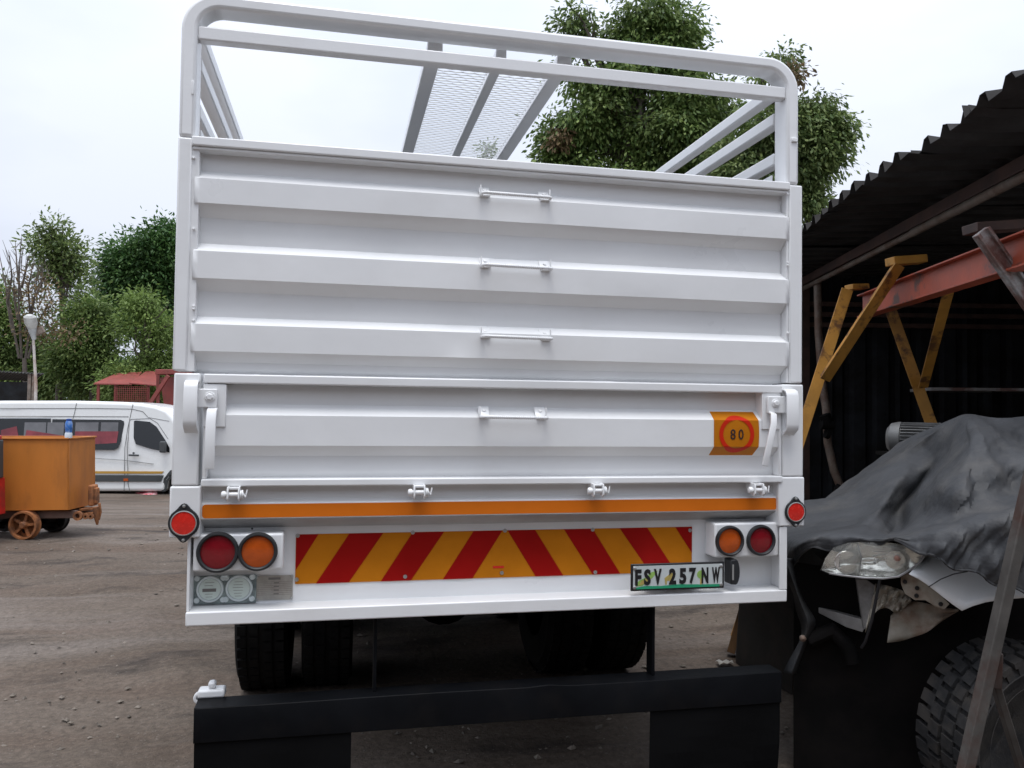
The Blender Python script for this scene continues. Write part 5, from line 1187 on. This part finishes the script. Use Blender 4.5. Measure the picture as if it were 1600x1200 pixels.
for j in range(nr):
    row = []
    for i in range(nc):
        x, y, d = cols[i][j]; p = P(x, y, d)
        th2 = math.atan2(y - 640, x - 1515); rr3 = math.hypot(x - 1515, y - 640) / 100; hem = j / (nr - 1)
        sv = math.sin(th2 * 13 + .8 * math.sin(rr3 * 1.6) + .5); f = (.022 * sv + .008 * sv * abs(sv)) * min(rr3, 1.4) * (1 - .9 * hem) + .006 * math.sin(th2 * 29 + rr3 * 2.2) * min(rr3, 1) * (1 - .5 * hem)
        f += .010 * math.sin(x * .045 + y * .09) + .006 * math.sin(x * .16 - y * .07) + .004 * math.sin(x * .31 + y * .23)
        p += FH * f + Vector((0, 0, .010 * math.sin(x * .10) * hem ** 4))
        row.append(p)
    gr.append(row)
# the cloth goes on over the ridge and falls behind, and tucks under at the hem
gr.insert(0, [p + FH * .5 + Vector((0, 0, -.12)) for p in gr[0]]); gr.insert(0, [p + FH * .5 + Vector((0, 0, -.6)) for p in gr[0]])
tp = MB().grid(gr).build('tarpaulin', M['tarp'], smooth=True, solid=.006); tag(tp, 'dusty dark grey tarpaulin draped in folds over the white car', 'tarpaulin')
hm = [P(*c[-1]) + Vector((0, 0, -.004)) for c in cols]
MB().tube([g + Vector((0, 0, -.002)) for g in gr[-1]], .006, 6).build('hem', M['tarp'], tp, smooth=True)
for (poly, nm) in (([(1226, 872, 3.62), (1238, 905, 3.58), (1250, 940, 3.55), (1262, 975, 3.54), (1252, 1012, 3.55), (1236, 1052, 3.56)], 0),):
    Ld = dense(poly, 5); A = [P(x - 9 - 3 * math.sin(i * .6), y, d) for i, (x, y, d) in enumerate(Ld)]; C = [P(x, y, d - .05) for x, y, d in Ld]; B = [P(x + 13 - 8 * abs(math.sin(i * .22)), y, d) for i, (x, y, d) in enumerate(Ld)]
    MB().grid([A, C, B]).build('tarp_tail', M['tarp'], tp, smooth=True, solid=.005)

# electric motor on a stand, dark panel, plank, litter
mo = thing('electric_motor', P(1432, 900, 5.2), 'grey finned electric motor on a dark stand at the back of the shed', 'motor'); mo.location.z = 0
mc = P(1428, 686, 5.2); mg = mat('grey motor casting', (.20, .20, .195), .5, metal=.3, var=.25, vscale=8)
axm = (RH * .80 - FH * .6).normalized()
bdm = MB().lathe([(.001, -.16), (.07, -.155), (.10, -.13), (.108, -.09), (.108, -.07)], mc, axm, 28).build('end_bell', mg, mo, smooth=True)
bdm2 = MB().lathe([(.001, -.0705), (.088, -.07), (.088, .16), (.001, .16)], mc, axm, 28).build('body', mg, mo, smooth=True)
uu = axm.orthogonal().normalized(); ww = axm.cross(uu)
for k in range(30):
    a = 2 * math.pi * k / 30; rd = uu * math.cos(a) + ww * math.sin(a); MB().obox(mc + axm * .045 + rd * .097, axm * .11, axm.cross(rd) * .002, rd * .010).build('fin', mg, bdm2)
MB().obox(mc + axm * .03 - FH * .11, axm * .05, Vector((0, 0, .04)), FH * .03).build('terminal_box', M['blackmetal'], mo, bevel=.005)
for k in (-.08, .12): 
    p = mc + axm * k; MB().bar(Vector((p.x, p.y, 0)), p - Vector((0, 0, .09)), .12, .08).build('stand_leg', M['blackmetal'], mo)
MB().obox(mc + axm * .02 - Vector((0, 0, .10)), axm * .2, FH * .12, Vector((0, 0, .012))).build('stand_plate', M['blackmetal'], mo)
mp_ = mat('sooty steel panel', (.028, .028, .028), .6, metal=.2, var=.4, vscale=5, col2=(.055, .045, .04), c2amt=.7, c2scale=6)
pn = [P(1163, 930, 5.15), P(1246, 930, 4.6)]; pz0_ = [Vector((p.x, p.y, .0)) for p in (P(1151, 1045, 5.15), P(1238, 1045, 4.6))]
o = MB().prism([pz0_[0], pz0_[1], Vector((pn[1].x, pn[1].y, .86)), Vector((pn[0].x, pn[0].y, .86))], FH * .03).build('leaning_panel', mp_, bevel=.004); tag(o, 'black sooty steel panel leaning upright behind the truck\'s right rear corner', 'panel')
a = P(1142, 1010, 5.3); b = P(1168, 925, 5.35); a = Vector((a.x, a.y, .03))
o = MB().bar(a, b + (b - a) * .3, .05, .09, up=Vector((.6, 1, 0))).build('wooden_plank', mat('old pine plank', (.22, .12, .055), .75, var=.25, vscale=3, stretch=(6, 6, 1)), bevel=.003); tag(o, 'weathered wooden plank leaning beside the black steel panel', 'plank')
a = P(1136, 1030, 5.1); rows = [[Vector((a.x - .05 + i * .025, a.y + j * .03, .012 + .012 * ((i + j) % 2) + .006 * random.random())) for i in range(5)] for j in range(3)]
o = MB().grid(rows).build('paper_scrap', mat('dirty paper', (.42, .40, .36), .8, var=.2), solid=.001, smooth=True); tag(o, 'crumpled pale paper scrap on the dirt in front of the plank', 'litter')
